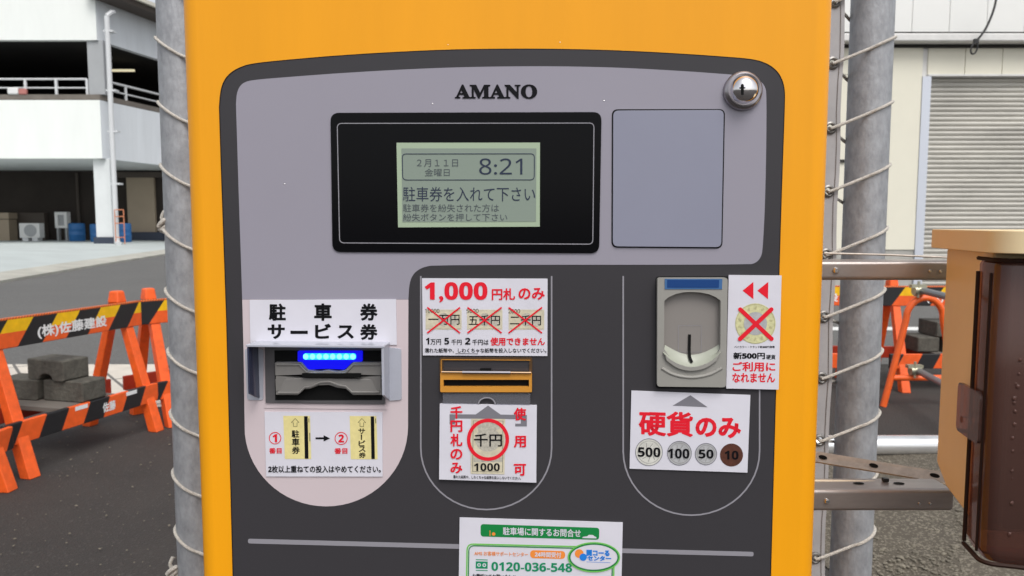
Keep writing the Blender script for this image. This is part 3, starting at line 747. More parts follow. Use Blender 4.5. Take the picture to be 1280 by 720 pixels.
hole = lambda cx, cz, r=.0062: [(cx + r * math.cos(k * math.pi / 8), YBN, cz + r * math.sin(k * math.pi / 8)) for k in range(16)]
edge_r = [(XE + .0015 * math.sin(z * 31), YBN, z) for z in [zbot + (ztop - zbot) * k / 40 for k in range(41)]]
prism(bm, [[(XEL, YBN, zbot)] + edge_r + [(XEL, YBN, ztop)]] + [hole(XG, z) for z in gz] + [hole(XGL, z) for z in gz], (0, .002, 0), True)
cloth = obj('cloth', bm, 'banner_cloth', ban)
bm = B()
for k in range(40):
    za = zbot + (ztop - zbot) * k / 40; zb_ = za + (ztop - zbot) / 40; x = XE - .0085
    if min(abs(za - g) for g in gz) < .0: continue
    w1, w2 = .0015 * math.sin(za * 31), .0015 * math.sin(zb_ * 31)
    quad(bm, (x + w1, YBN - .0006, za), (x + .0016 + w1, YBN - .0006, za), (x + .0016 + w2, YBN - .0006, zb_), (x + w2, YBN - .0006, zb_))
obj('hem_seam', bm, 'hem_line', ban)
for xs in (XG, XGL):
    for z in gz:
        bm = B(); lathe(bm, [(.0062, -.003), (.0062, .002), (.0085, .0035), (.0115, .002), (.0118, .0)], Matrix.Translation((xs, YBN - .0005, z)) @ Matrix.Rotation(R(90), 4, 'X'), 20)
        # open the middle of the eyelet
        caps = [f for f in bm.faces if len(f.verts) > 4]; bmesh.ops.delete(bm, geom=caps, context='FACES_ONLY')
        obj('eyelet', bm, 'grommet_metal', ban, smooth=True)
def lacing(xg, xp, yp, sgn, expo, lab, knots):
    rw = RPOLE + .0022; pts = []
    for i in range(len(gz) - 1):
        za, zb_ = gz[i], gz[i + 1]; rise = .052
        pts.append((xg + sgn * .001, YBN + .006, za)); pts.append((xg + sgn * .012, YBN + .012, za - .006))
        # behind the pole, then over its outer side and down the front to the next eyelet
        for an, f in ((140, .3), (110, .42), (80, .55), (50, .7), (25, .85), (0, 1.0)):
            a_ = R(an); zz = za + (zb_ + rise - za) * f
            pts.append((xp + sgn * math.cos(a_) * rw, yp + math.sin(a_) * rw, zz))
        for an in (-20, -40, -60, -80, -98, -114):
            a_ = R(an); xx = xp + sgn * math.cos(a_) * rw; f = abs(xx - xg) / (abs(xp - xg) + rw)
            pts.append((xx, yp + math.sin(a_) * rw, zb_ + rise * f ** expo))
        pts.append((xg + sgn * .006, YBN - .006, zb_ + .001)); pts.append((xg, YBN - .001, zb_))
    bm = B(); tube(bm, spline(pts, 3), .0029, 8)
    for kz, kx in knots:
        for j in range(3):
            c0 = Vector((kx, yp - .012 - .004 * j, kz + .004 * (j - 1)))
            tube(bm, [c0 + Vector((.009 * math.cos(a * .785 + j), .005 * math.sin(a * .785 + j), .008 * math.sin(a * .785 + j * 2))) for a in range(8)], .0045, 8, closed=True)
        tube(bm, spline([(kx, yp - .01, kz), (kx - .006, yp - .015, kz + .014), (kx - .001, yp - .012, kz + .028)], 4), .0035, 8)
    o = obj('lacing_rope', bm, 'rope', smooth=True, base=(xp, yp, gz[-1])); tag(o, lab, 'rope', 'ropes lacing the banner to the poles')
lacing(XG, XPR, YPR, 1, 1.15, 'off-white rope spiralling round the pole beside the beige box, threaded through visible eyelets', [])
lacing(XGL, XPL, YPL, -1, 1.5, 'off-white rope with a thick knot spiralling round the pole beside the barricades', [(W(211, 282, YPL).z, W(211, 282, YPL).x), (W(221, 710, YPL).z, W(221, 710, YPL).x)])

# ================================================================== BRACKETS AND SIDE BOX
def wprism(bm, pts, Y, dep): return prism(bm, [[W(x, y, Y) for x, y in pts]], (0, dep, 0), True)
YK = .85
xs = P(1026, 360).x + .001
def channel(y0l, y1l, x1, slope, dots, lab):
    z1_, z0_ = W(1100, y0l, YK).z, W(1100, y1l, YK).z; xa = .299; xb = W(x1, y0l, YK).x + .02
    t = thing('mounting_bracket', ((xa + xb) / 2, YK, z0_), 0, lab, 'bracket', 'steel brackets holding the beige box')
    bm = B(); bmesh.ops.transform(box(bm, (xa, YK, z0_), (xb, YK + .042, z1_)), matrix=Matrix.Identity(4), verts=bm.verts[:]); obj('channel', bm, 'stainless', t, bevel=.005, segs=4)
    for px, py, r in dots:
        c = W(px, py, YK); bm = B(); lathe(bm, [(r, 0), (r * .95, .0012), (r * .6, .0026)], Matrix.Translation((c.x, YK - .0005, c.z)) @ Matrix.Rotation(R(90), 4, 'X'), 16); obj('bolt_head', bm, 'bolt_metal', t, smooth=True)
    return t
channel(326, 350.5, 1188, 0, ((1044.5, 338, .0036), (1161.5, 338.8, .0022), (1174.5, 339, .0022)), 'upper stainless steel bracket between yellow machine and beige box')
lo = channel(612, 639.5, 1173, 0, ((1033, 626, .0034), (1148, 628.5, .0018), (1161.5, 628.5, .0018)), 'lower stainless steel bracket with the beige cable above it')
for px in (1078, 1129):
    bm = B()
    c = W(px, 611, YK + .01); flatp = [(c.x + .0065 * math.cos(a * math.pi / 8), YK + .02 + .004 * math.sin(a * math.pi / 8), W(1100, 612, YK).z + .0006) for a in range(16)]
    bm.faces.new([bm.verts.new(p) for p in flatp]); obj('slot_hole', bm, 'dark_cavity', lo)
# slotted strap
t = thing('brace_strap', tuple(W(1096, 583, .93)), 0, 'flat slotted metal strap slanting between machine and beige box above cable', 'strap')
A, Bq, C_, D = W(1008, 562, 1.0), W(1182, 590.5, .9), W(1182, 603.5, .885), W(1008, 575, .985)
A, D = A + (A - Bq) * .5, D + (D - C_) * .5
bm = B(); nr = (Bq - A).cross(D - A).normalized(); nr = nr if nr.z > 0 else -nr
prism(bm, [[A, Bq, C_, D]], -nr * .0025, True); obj('bar', bm, 'strap_metal', t)
for u in (.42, .673, .953):
    bm = B()
    c = A.lerp(Bq, u).lerp(D.lerp(C_, u), .5) + nr * .0006; ax = (Bq - A).normalized(); ay = (D - A).normalized()
    bm.faces.new([bm.verts.new(c + ax * .0055 * math.cos(k * math.pi / 8) + ay * .0035 * math.sin(k * math.pi / 8)) for k in range(16)]); obj('slot_hole', bm, 'dark_cavity', t)
# cables
yc = YK + .03
bm = B(); tube(bm, spline([(.27, yc, W(1000, 601, yc).z), tuple(W(1060, 602.3, yc)), tuple(W(1108, 604, yc)), tuple(W(1150, 605.3, yc)), tuple(W(1200, 606, yc))]), .0024, 10)
o = obj('beige_cable', bm, 'cable_beige', smooth=True, base=tuple(W(1100, 603, yc))); tag(o, 'beige cable running along the top of the lower steel bracket', 'cable')
c = W(1107, 603.5, yc); bm = B(); tube(bm, [(c.x + .0035 * math.cos(k * math.pi / 6) * 1.2, c.y + .004 * math.cos(k * math.pi / 6), c.z + .0045 * math.sin(k * math.pi / 6)) for k in range(12)], .0015, 6, closed=True)
box(bm, (c.x - .005, c.y - .006, c.z + .003), (c.x + .001, c.y, c.z + .007)); tube(bm, [(c.x + .001, c.y - .004, c.z - .001), (c.x + .004, c.y - .006, c.z - .006), (c.x + .008, c.y - .008, c.z - .0075)], .0014, 6)
o = obj('cable_tie', bm, 'black_plastic', base=tuple(c)); tag(o, 'black cable tie around the beige cable', 'cable tie')
bm = B(); tube(bm, [tuple(W(1030, 316.5, 1.0)), tuple(W(1110, 318.5, 1.0)), tuple(W(1200, 322.5, 1.0))], .0014, 8)
o = obj('thin_wire', bm, 'strap_metal', smooth=True, base=tuple(W(1110, 318.5, 1.0))); tag(o, 'thin dark wire stretched just above the upper steel bracket', 'wire')

# beige box with smoked cover
c0 = W(1235, 500, .70); YAWB = R(-12)
zt_, zb2 = W(1213, 314, .70).z, W(1207, 694, .70).z
bx = thing('control_box', (c0.x, .70, zb2), YAWB, 'beige outdoor box with smoked brown cover held by two steel brackets', 'box')
H = zt_ - zb2; WB = .26
def lbx(name, bm, m, par=bx, **k): return obj(name, bm, m, par, local=True, **k)
bm = B(); D0, D1 = .026, .128                     # body depth range
prism(bm, [[(0, .006, .022), (0, D1 - .03, .034), (0, D1, .05), (0, D1, H), (0, .006, H)]], (WB, 0, 0), True)
lbx('body', bm, 'beige_plastic', bevel=.003)
bm = B(); box(bm, (.016, -.004, .03), (WB - .016, .0055, H - .012)); lbx('inner_panel', bm, 'box_inside')
bm = B(); box(bm, (.05, -.008, .16), (WB - .05, -.0045, H - .05)); box(bm, (.035, -.008, .1), (.04, -.0045, H - .03)); lbx('inner_frame', bm, 'black_plastic')
# cover: an open shell, rounded upright corners, bulging front
def shell(o):
    pts = []; w0, w1 = -.004 + o, WB + .004 - o; f = -.02 + o
    pts.append((w0, D0 - .001)); rad = .012
    for k in range(7):
        a_ = math.pi + k * math.pi / 12; pts.append((w0 + rad + rad * math.cos(a_), f + rad + rad * math.sin(a_)))
    for k in range(1, 8): u = k / 8; pts.append((w0 + rad + (w1 - w0 - 2 * rad) * u, f - .006 * math.sin(u * math.pi)))
    for k in range(7):
        a_ = 1.5 * math.pi + k * math.pi / 12; pts.append((w1 - rad + rad * math.cos(a_), f + rad + rad * math.sin(a_)))
    pts.append((w1, D0 - .001)); return pts
bm = B(); zA, zB = .0, H - .007
rowz = [(zA, .006), (zA + .012, 0), (zB - .006, 0), (zB, .003)]
for sgn_, base_o in ((1, 0.0), (-1, .0022)):
    rows = [[bm.verts.new((x, y, z)) for x, y in shell(base_o + ins)] for z, ins in rowz]
    for a_, b_ in zip(rows, rows[1:]):
        for k in range(len(a_) - 1): bm.faces.new((a_[k], a_[k + 1], b_[k + 1], b_[k]))
    bm.faces.new(rows[0]); bm.faces.new(rows[-1])
cov = lbx('cover', bm, 'smoked_plastic', smooth=True)
# dark rim lip and ridge where the cover meets the body
bm = B(); sh = shell(-.0015)
for z in (.001,): tube(bm, [(x, y, z) for x, y in sh], .0022, 6)
tube(bm, [(-.0055, D0 - .002, .004), (-.0055, D0 - .002, H - .02)], .0018, 6); tube(bm, [(-.0045, -.004, .006), (-.0045, -.004, H - .02)], .0013, 6)
tube(bm, [(x, y, H - .0075) for x, y in sh], .002, 6); lbx('cover_rim', bm, 'smoked_rim', cov, smooth=True)
# latch tab with a hole on the left side
za_, zb_ = W(1195, 541, .74).z - zb2, W(1195, 480, .74).z - zb2
out = rounded([(D0 - .03, za_), (D0 + .026, za_), (D0 + .026, zb_), (D0 - .03, zb_)], .007)
bm = B(); hc = (D0 + .012, za_ + .014)
prism(bm, [[(-.0085, y, z) for y, z in out], [(-.0085, hc[0] + .0042 * math.cos(k * math.pi / 8), hc[1] + .0036 * math.sin(k * math.pi / 8)) for k in range(16)]], (.003, 0, 0), True)
lbx('latch_tab', bm, 'smoked_tab', cov)
# lid
bm = B(); rd = .03
pl = [(-.014, .135), (-.014, .0)] 
for k in range(7): a_ = math.pi + k * math.pi / 12; pl.append((-.014 + rd + rd * math.cos(a_), -.042 + rd + rd * math.sin(a_)))
pl += [(WB * .5, -.05), (WB + .02, -.042), (WB + .02, .135)]
prism(bm, [[(x, y, H + .0195) for x, y in pl]], (0, 0, -.0205), True); lbx('lid', bm, 'beige_plastic', bevel=.004, segs=3)
# rain drops on the cover
for k in range(46):
    bm = B(); x = random.uniform(.015, .075) if k > 16 else random.uniform(.0135, .017); z = random.uniform(.02, .2); s = random.uniform(.0008, .002)
    r = bmesh.ops.create_icosphere(bm, subdivisions=2, radius=s); fy = -.0202 - .006 * math.sin(min(1, max(0, (x - .008) / (WB - .016))) * math.pi)
    for v in r['verts']: v.co = Vector((v.co.x, v.co.y * .5, v.co.z * 1.25)) + Vector((x, fy, z))
    lbx('water_drop', bm, 'smoked_tab', cov, smooth=True)

# ================================================================== PARKING MACHINE
pm = thing('parking_machine', (0, FACE_D, 0), -YAW, 'yellow parking payment machine with grey front panel, small screen and red notices', 'ticket machine')
def mp(name, bm, m, par=pm, label=None, **k):
    o = obj(name, bm, m, par, local=True, **k)
    if label: o['label'] = label
    return o
xl = (P(229.5, 0).x + P(252.7, 720).x) / 2; xr2 = (P(1039.3, 0).x + P(1013.8, 720).x) / 2
xl *= 1.021; xr2 *= 1.021
bm = B(); box(bm, (xl, 0, .08), (xr2, .36, 1.72)); mp('body', bm, 'yellow_paint', bevel=.02, segs=8)
bm = B(); box(bm, (xl + .02, .02, 0), (xr2 - .02, .34, .079)); mp('base', bm, 'black_plastic')
# charcoal front panel
char = [(275, 135), (276.5, 115), (281, 101), (290, 91), (303, 84), (318, 80), (365, 75.2), (440, 69), (540, 63.5), (620, 61.8), (700, 62), (780, 64.2), (860, 68.6), (920, 73), (940, 75), (955, 79), (968, 87), (976, 98), (980, 112), (980, 130), (976, 240), (970.5, 430), (962.5, 720), (961, 780), (293.5, 780), (292, 720), (284, 400), (277, 200)]
def soften(p, n=2):                      # corner cutting on an open outline
    for _ in range(n):
        q = [p[0]]
        for a_, b_ in zip(p, p[1:]): q += [(a_[0] * .75 + b_[0] * .25, a_[1] * .75 + b_[1] * .25), (a_[0] * .25 + b_[0] * .75, a_[1] * .25 + b_[1] * .75)]
        p = q + [p[-1]]
    return p
char = soften(char[:27]) + char[27:]
xc_, yc_ = 628, 400
grow = lambda pts, k: [(x + k * (1 if x > xc_ else -1) * min(1, abs(x - xc_) / 250), y - (k if y < 140 else 0) * .9) for x, y in pts]
bm = B(); plate(bm, grow(char, 1.3), .0006, .001); mp('panel_groove', bm, 'groove')
bm = B(); plate(bm, char, .0014, .0014); fp = mp('front_panel', bm, 'charcoal_panel')
DP = .0014
# grey printed field and pale lower field
gu = [(295, 130), (296, 116), (300, 107), (307, 102), (318, 99.8), (355, 96.6), (440, 90.3), (540, 85), (620, 83), (700, 82.7), (780, 84.6), (860, 89.2), (915, 93.2), (938, 95.6), (949, 100), (956, 107), (958.6, 118), (957, 240), (953.5, 312), (951, 322), (945, 328.5), (936, 331), (546, 331), (528, 334), (517, 341.5), (511.8, 353), (510.5, 374.3), (302.8, 374.3), (298, 230)]
gu = soften(gu[:-2]) + gu[-2:]
bm = B(); flat(bm, gu, DP + .0003); mp('grey_field', bm, 'grey_panel', fp)
ul = [(302.8, 374.5), (510.5, 374.5), (510, 535)]
for k in range(1, 32): a_ = -k * math.pi / 32; ul.append((407.8 + 102.2 * math.cos(a_), 533 - 100 * math.sin(a_)))
ul += [(305.8, 530), (304.5, 440)]
bm = B(); flat(bm, ul, DP + .0003); mp('pale_field', bm, 'pale_panel', fp)
# thin printed outlines
def ushape(xa, xb, y0, yb, drift=0):
    r = (xb - xa) / 2; cy = yb - r * .94; pts = [(xa, y0), (xa + drift, cy)]
    for k in range(1, 24): a_ = math.pi - k * math.pi / 24; pts.append(((xa + xb) / 2 + drift + r * math.cos(a_), cy + r * .94 * math.sin(a_)))
    pts += [(xb + drift * .2, cy), (xb, y0)]; return pts
bm = B(); stroke(bm, ushape(526, 689.5, 345, 637), 1.9, DP + .0003); mp('outline', bm, 'thin_line', fp)
bm = B(); stroke(bm, ushape(779, 949.5, 345, 644), 1.9, DP + .0003); mp('outline', bm, 'thin_line', fp)
bm = B(); flat(bm, rounded([(310, 673.3), (942, 689.8), (942, 695.5), (310, 679.3)], 2.5), DP + .0003); mp('divider_line', bm, 'thin_line', fp)
# maker's name
bm = B(); text(bm, '𝐀𝐌𝐀𝐍𝐎', (568.5, 105.5, 671.5, 123.5), DP + .0008, .022); mp('name_lettering', bm, 'ink_black', fp)

# display
bm = B(); plate(bm, rounded([(413, 141), (752, 140), (749, 316.5), (415.5, 315)], 11), .003, .0025); ds = mp('display', bm, 'black_gloss', smooth=True)
bm = B(); ln = rounded([(421.5, 154.2), (742.5, 153.8), (741, 305.2), (424.5, 303.6)], 6); stroke(bm, ln, 1.1, .0034, True); mp('display_outline', bm, 'thin_line', ds)
bm = B(); plate(bm, [(495.6, 178.4), (675, 178.2), (674.7, 283.3), (497.6, 284.2)], .0036, .0007); lc = mp('screen_rim', bm, 'lcd_rim', ds)
bm = B(); flat(bm, [(501.8, 185.5), (670.5, 185.5), (670, 277), (503, 277.5)], .0039); mp('lcd_screen', bm, 'lcd', ds)
bm = B(); DL = .0042
stroke(bm, rounded([(502.8, 192.4), (668, 192.2), (667.8, 224.8), (503.5, 225)], 5), 1.0, DL, True)
text(bm, '8:21', (599, 198, 653, 218.3), DL, .0)
text(bm, '駐車券を入れて下さい', (503.6, 233.5, 669, 251.8), DL, -.004)
mp('lcd_lettering', bm, 'lcd_ink', ds)
bm = B(); text(bm, '２月１１日', (521, 199, 572.5, 208.5), DL, -.008); text(bm, '金曜日', (531, 210.7, 562, 220.3), DL, -.006)
mp('lcd_date_lettering', bm, 'lcd_ink_thin', ds); bm = B()
text(bm, '駐車券を紛失された方は', (503.8, 255, 623.6, 265), DL, -.004); text(bm, '紛失ボタンを押して下さい', (503.8, 266.8, 634, 276.3), DL, -.004)
mp('lcd_small_lettering', bm, 'lcd_ink_thin', ds)
# blank cover
bm = B(); plate(bm, rounded([(764.8, 136.5), (906.3, 136.2), (903, 310.8), (764.2, 309.6)], 8), .0019, .0005); cv = mp('cover_gap', bm, 'groove')
bm = B(); plate(bm, rounded([(766.6, 138.2), (904.8, 137.4), (901.6, 309), (766, 308)], 7), .0036, .0018); mp('blank_cover', bm, 'cover_panel', bevel=.0009)
# lock
ctr = P(928, 114, .0016); s = .00077
LM = Matrix.Translation((ctr.x, ctr.y, ctr.z)) @ Matrix.Rotation(R(90), 4, 'X')
bm = B(); lathe(bm, [(23 * s, 0), (23 * s, .003), (22 * s, .0045), (20 * s, .0055), (18.5 * s, .0048)], LM, 48); lk = mp('lock', bm, 'brushed_steel', smooth=True)
bm = B(); lathe(bm, [(17.6 * s, .0045), (17.4 * s, .006), (15.8 * s, .0105), (12.6 * s, .0135), (8 * s, .0155), (3 * s, .0163)], LM, 48); mp('lock_barrel', bm, 'chrome', lk, smooth=True)
bm = B(); q = [(926.2, 107), (927, 105), (929, 105), (930, 107), (929.6, 118.5), (926.6, 118.5)]; plate(bm, q, .0185, .001)
plate(bm, rect(924.5, 109, 931.7, 110.5), .0184, .001); mp('keyhole', bm, 'dark_cavity', lk)

# ---- ticket intake
bm = B(); plate(bm, [(331, 434), (481, 434), (481, 505.5), (332, 503.5)], .004, .003); tk = mp('ticket_intake', bm, 'slot_plastic_dark')
bm = B(); plate(bm, [(343, 438), (477.5, 438), (477.5, 500), (344, 500)], .0046, .0005); mp('intake_cavity', bm, 'dark_cavity', tk)
bm = B()
top = [(343, 453), (376, 453), (384, 462.5), (398, 464.5), (410, 462.6), (421, 464.5), (431, 463), (441, 453), (477.5, 453), (477, 470), (450, 469), (378, 468.5), (343.5, 470)]
plate(bm, top, .011, .006); mp('upper_guide', bm, 'slot_plastic', tk, bevel=.001)
bm = B(); bot = [(343.5, 474), (378, 472.5), (450, 473.5), (477, 474), (477.5, 494), (441, 494), (432, 486.3), (422, 485), (411, 481.5), (398, 482), (388, 486.3), (379, 487), (372, 494), (344.5, 494)]
plate(bm, bot, .010, .005); lg = mp('lower_guide', bm, 'slot_plastic', tk, bevel=.001)
bm = B(); e1 = [(348, 491), (374, 491), (381, 484.2), (390, 483), (400, 478), (412, 477), (423, 481.5), (432, 483), (440, 490.3), (474, 490.3)]
tube(bm, [P(x, y, .0105) for x, y in e1], .0011, 6); tube(bm, [P(x, y, .0115) for x, y in ((346, 456), (374, 456), (383, 465), (397, 467), (420, 467), (432, 466), (442, 456), (475, 456))], .0009, 6); mp('guide_ridge', bm, 'slot_plastic', lg, smooth=True)
for xx0, xx1, xi in ((345, 377, 376), (476, 442, 443)):
    bm = B(); v = [P(xx0, 470, .012), P(xx0, 489, .0105), P(xi, 476, .0055), P(xi, 471, .0055)]; 
    bm.faces.new([bm.verts.new(p - Vector((0, .0004, 0))) for p in v]); mp('guide_flank', bm, 'slot_plastic', tk)
bm = B(); plate(bm, rect(377.5, 466.6, 451, 472), .0128, .0012); mp('slot', bm, 'dark_cavity', tk)
# blue light strip
bm = B(); plate(bm, rounded([(372, 438.5), (453, 438.5), (453, 452), (440.5, 452.6), (431, 462), (410, 461), (385, 462), (376.5, 452.6), (372, 452)], 2), .0075, .002); lp = mp('light_lens', bm, 'led_lens', tk)
bm = B(); plate(bm, rounded([(379, 441.8), (445, 441.8), (445, 449.6), (379, 449.6)], 3.5), .0083, .0008); mp('led_glow_bar', bm, 'led_glow', lp)  # added bar, paints the glow of the single LEDs running together
for k in range(8):
    bm = B(); c = P(382.3 + k * 8.4, 445.7, .0084); lathe(bm, [(.0026, 0), (.0025, .0006), (.0018, .0013), (.0006, .0017)], Matrix.Translation(c) @ Matrix.Rotation(R(90), 4, 'X'), 16); mp('led', bm, 'led', lp, smooth=True)
# hood
DH = .026
def side_plate(x_f, y0, y1, thpx):
    bm = B(); f0, f1 = P(x_f, y0, DH), P(x_f, y1, DH); th = thpx * .00077
    pr = [(f0.x, -DH, f0.z), (f0.x, -.0016, f0.z), (f0.x, -.0016, f1.z - .004), (f0.x, -DH * .5, f1.z), (f0.x, -DH, f1.z + .006)]
    prism(bm, [pr], (th, 0, 0), True); return bm
mp('hood_side', side_plate(308.5, 434, 500, 2.2), 'hood_blue_reflection', tk, bevel=.0006)  # left plate's navy colour paints in the reflection of the blue LEDs
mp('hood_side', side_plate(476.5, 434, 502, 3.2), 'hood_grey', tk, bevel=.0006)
f0, f1 = P(307.5, 433.9, DH), P(480.6, 433.9, DH)
bm = B(); box(bm, (f0.x, -DH - .0005, f0.z), (f1.x, -.0016, f0.z + .0026)); mp('hood_top', bm, 'hood_grey', tk, bevel=.0008)
bm = B(); plate(bm, rounded([(484, 434), (501.5, 436), (502, 500), (485, 501)], 3), .003, .0015); mp('hood_flange', bm, 'hood_grey', tk, bevel=.0005)
bm = B(); plate(bm, rounded([(306, 436), (329, 436), (329, 500), (309, 500)], 3), .0026, .001); mp('hood_flange', bm, 'hood_grey', tk)
bm = B(); plate(bm, [(332, 504), (481, 506), (484, 512), (330, 510)], .0024, .0008); mp('intake_sill', bm, 'pale_panel', tk)

# ---- banknote intake
bm = B(); plate(bm, rect(549.5, 447, 665.3, 490.5, 2), .003, .0016, [rect(554, 450.5, 661.5, 464.5)[::-1], rect(554.5, 475, 661, 483)[::-1]]); bn = mp('banknote_intake', bm, 'bill_brown')
bm = B(); plate(bm, rect(550.3, 466.5, 664.8, 490.3, 1.5), .0062, .0045, [rect(554.3, 474.7, 661.2, 483.4)[::-1]]); mp('orange_mouth', bm, 'bill_orange', bn, bevel=.0008)
bm = B(); flat(bm, rect(553.5, 474, 662, 484), .0019); mp('slot', bm, 'dark_cavity', bn)
bm = B(); flat(bm, rect(553.5, 450, 662, 465), .0018); mp('window', bm, 'charcoal_panel', bn)
bm = B(); tube(bm, [P(552, 464.8, .0075), P(664, 465.8, .0075)], .0011, 8); mp('hinge_rod', bm, 'copper_bright', bn, smooth=True)
bm = B(); tube(bm, [P(578, 465.2, .0077), P(638, 465.6, .0077)], .0017, 8); mp('hinge_sleeve', bm, 'brushed_steel', bn, smooth=True)
bm = B(); plate(bm, rect(600, 460.5, 614, 464), .0072, .001); mp('hinge_tab', bm, 'dark_cavity', bn)
bm = B(); stroke(bm, [(552, 449.5), (663, 450.2)], .8, .0033); stroke(bm, [(551.5, 449.5), (551.5, 466)], .8, .0033); mp('copper_edge', bm, 'bill_orange', bn)
nb = [(553.5, 491), (663, 491), (662.5, 506), (631, 506)]
for k in range(0, 13): a_ = k * math.pi / 12; nb.append((608.5 + 11 * math.cos(a_), 506 - 9 * math.sin(a_)))
nb += [(590, 506), (553.5, 505.5)]
bm = B(); plate(bm, nb, .0045, .002); mp('clear_flap', bm, 'clear_acrylic', bn)
bm = B(); arc = [(608.5 + 10.5 * math.cos(math.pi - k * math.pi / 12), 505.5 - 8.5 * math.sin(k * math.pi / 12)) for k in range(13)]; stroke(bm, arc, 1.6, .0048); mp('flap_notch', bm, 'thin_line', bn)

# ---- coin intake
bm = B(); plate(bm, rect(819.8, 345.5, 911, 485.6, 4), .0022, .0006); mp('coin_gap', bm, 'groove')
co = rounded([(821.8, 347.3), (909.8, 347.3), (907.5, 484.3), (821.3, 483.3)], 4)
cav = [(830, 436), (830.5, 376), (836, 371.5), (845, 367.5), (855, 365.4), (864, 365), (875, 365.6), (886, 367.8), (895, 371.6), (900.8, 376), (900.5, 436), (892, 448), (878, 455.5), (865, 457.5), (851, 455.5), (839, 448.5)]
bm = B(); DC = .0088; plate(bm, co, DC, .0068, [cav[::-1]]); cn = mp('coin_intake', bm, 'coin_plastic', bevel=.0009)
bm = B(); flat(bm, [(826, 362), (905, 362), (905, 462), (826, 462)], .0024); mp('cavity_back', bm, 'coin_back', cn)
bm = B(); bk = [(831, 431), (848, 440), (864, 443.5), (881, 440), (899, 430.5)]; fr_ = [(829, 441), (842, 452), (864, 458.8), (886, 453), (901, 441)]
bkc = spline([(x, y, 0) for x, y in bk], 5); frc = spline([(x, y, 0) for x, y in fr_], 5)
ra = [bm.verts.new(P(p.x, p.y, .0028)) for p in bkc]; rm_ = [bm.verts.new(P((p.x + q.x) / 2, (p.y + q.y) / 2 + 1.2, .0055)) for p, q in zip(bkc, frc)]; rf = [bm.verts.new(P(p.x, p.y, DC + .0025)) for p in frc]
for a_, b_ in ((ra, rm_), (rm_, rf)):
    for k in range(len(a_) - 1): bm.faces.new((a_[k], a_[k + 1], b_[k + 1], b_[k]))
mp('coin_tray', bm, 'coin_tray', cn, smooth=True)
lip = [(p.x, p.y) for p in frc] + [(p.x, p.y) for p in spline([(896, 451, 0), (882, 460.5, 0), (864, 464, 0), (847, 460.5, 0), (833, 451, 0)], 5)]
bm = B(); plate(bm, lip, DC + .0025, .003); mp('tray_lip', bm, 'coin_plastic', cn, bevel=.0012)
bm = B(); tube(bm, [P(p.x, p.y, DC - .0006) for p in spline([(827, 460, 0), (842, 468, 0), (864, 471.5, 0), (886, 468, 0), (902, 460, 0)], 5)], .0018, 8); mp('lower_ridge', bm, 'coin_plastic', cn, smooth=True)
bm = B(); plate(bm, [(831, 348.6), (903, 348.6), (902.5, 361.5), (831, 361.5)], DC + .0006, .0005); mp('blue_label_rim', bm, 'coin_blue_light', cn)
bm = B(); flat(bm, [(834, 349.8), (899, 349.8), (898.6, 359.6), (834, 359.6)], DC + .0009); mp('blue_label', bm, 'coin_blue', cn)
bm = B(); stroke(bm, rect(848, 407, 876.5, 440), .6, .0027, True); mp('slot_plate_edge', bm, 'thin_line', cn)
cs = [(862, 418), (861.6, 438), (862, 446), (865, 453.5)]
bm = B(); L_, R_ = offs(cs, 3.6); dd = [.0032, .0034, .0053, .0082]
a_ = [bm.verts.new(P(x, y, d)) for (x, y), d in zip(L_, dd)]; b_ = [bm.verts.new(P(x, y, d)) for (x, y), d in zip(R_, dd)]
for k in range(3): bm.faces.new((a_[k], a_[k + 1], b_[k + 1], b_[k]))
mp('coin_slot', bm, 'dark_cavity', cn)

# ---- stickers
def sticker(q, label, d=.0028, th=.0009):
    bm = B(); plate(bm, q, d, th); return mp('sticker', bm, 'paper', label=label)
DS = .0028; d1, d2, d3, d4 = DS + .0002, DS + .0004, DS + .0006, DS + .0008
# 1 ticket sign
st = sticker([(312, 375), (495, 374), (496, 431), (313, 432.5)], 'white sticker with two lines of large black writing above the ticket intake')
bm = B()
for ch, bb in (('駐', (336, 379.3, 357.3, 401)), ('車', (392.6, 379.3, 414.7, 401)), ('券', (450, 379.3, 472, 401)), ('サ', (334.6, 405.4, 356, 423.8)), ('ー', (363, 413.3, 384.7, 417.6)), ('ビ', (393.7, 404.6, 413.8, 423.4)), ('ス', (421.8, 406.5, 442.3, 423.4)), ('券', (450, 405, 472, 425))): text(bm, ch, bb, d1, .032)
mp('lettering', bm, 'ink_black', st)
# 2 order of insertion
st = sticker([(330.6, 514.8), (478, 515.2), (478.2, 595.8), (332.7, 595.6)], 'white sticker showing two yellow tickets numbered one and two')
bm = B(); flat(bm, [(354, 519.8), (387.5, 519.8), (389, 573.8), (356, 573.6)], d1); mp('ticket_picture', bm, 'ink_yellow', st); bm = B(); flat(bm, [(437, 520), (470.5, 520), (472, 574.2), (438.5, 574)], d1); mp('ticket_picture', bm, 'ink_yellow', st)
bm = B(); flat(bm, [(380, 520.3), (384.6, 520.3), (385.6, 573.3), (381, 573.3)], d2); flat(bm, [(463.3, 520.5), (467.6, 520.5), (468.6, 573.8), (464.3, 573.8)], d2)
for k, ch in enumerate('駐車券'): text(bm, ch, (364.5 + k * .3, 537.6 + k * 10.2, 374 + k * .3, 547 + k * 10.2), d2, .02)
for k, ch in enumerate('サービス券'): text(bm, ch, (447.8 + k * .2, 535.6 + k * 7.45, 456.4 + k * .2, 542.6 + k * 7.45) if ch != 'ー' else (451, 543.2, 452.6, 549.8), d2, .016, rot=(ch == 'ー'))
ar = lambda x: [(x + 5, 523), (x + 9.8, 528.3), (x + 7.3, 528.3), (x + 7.3, 533), (x + 2.7, 533), (x + 2.7, 528.3), (x + .2, 528.3)]
for x in (364, 447.3): stroke(bm, ar(x), .6, d2, True)
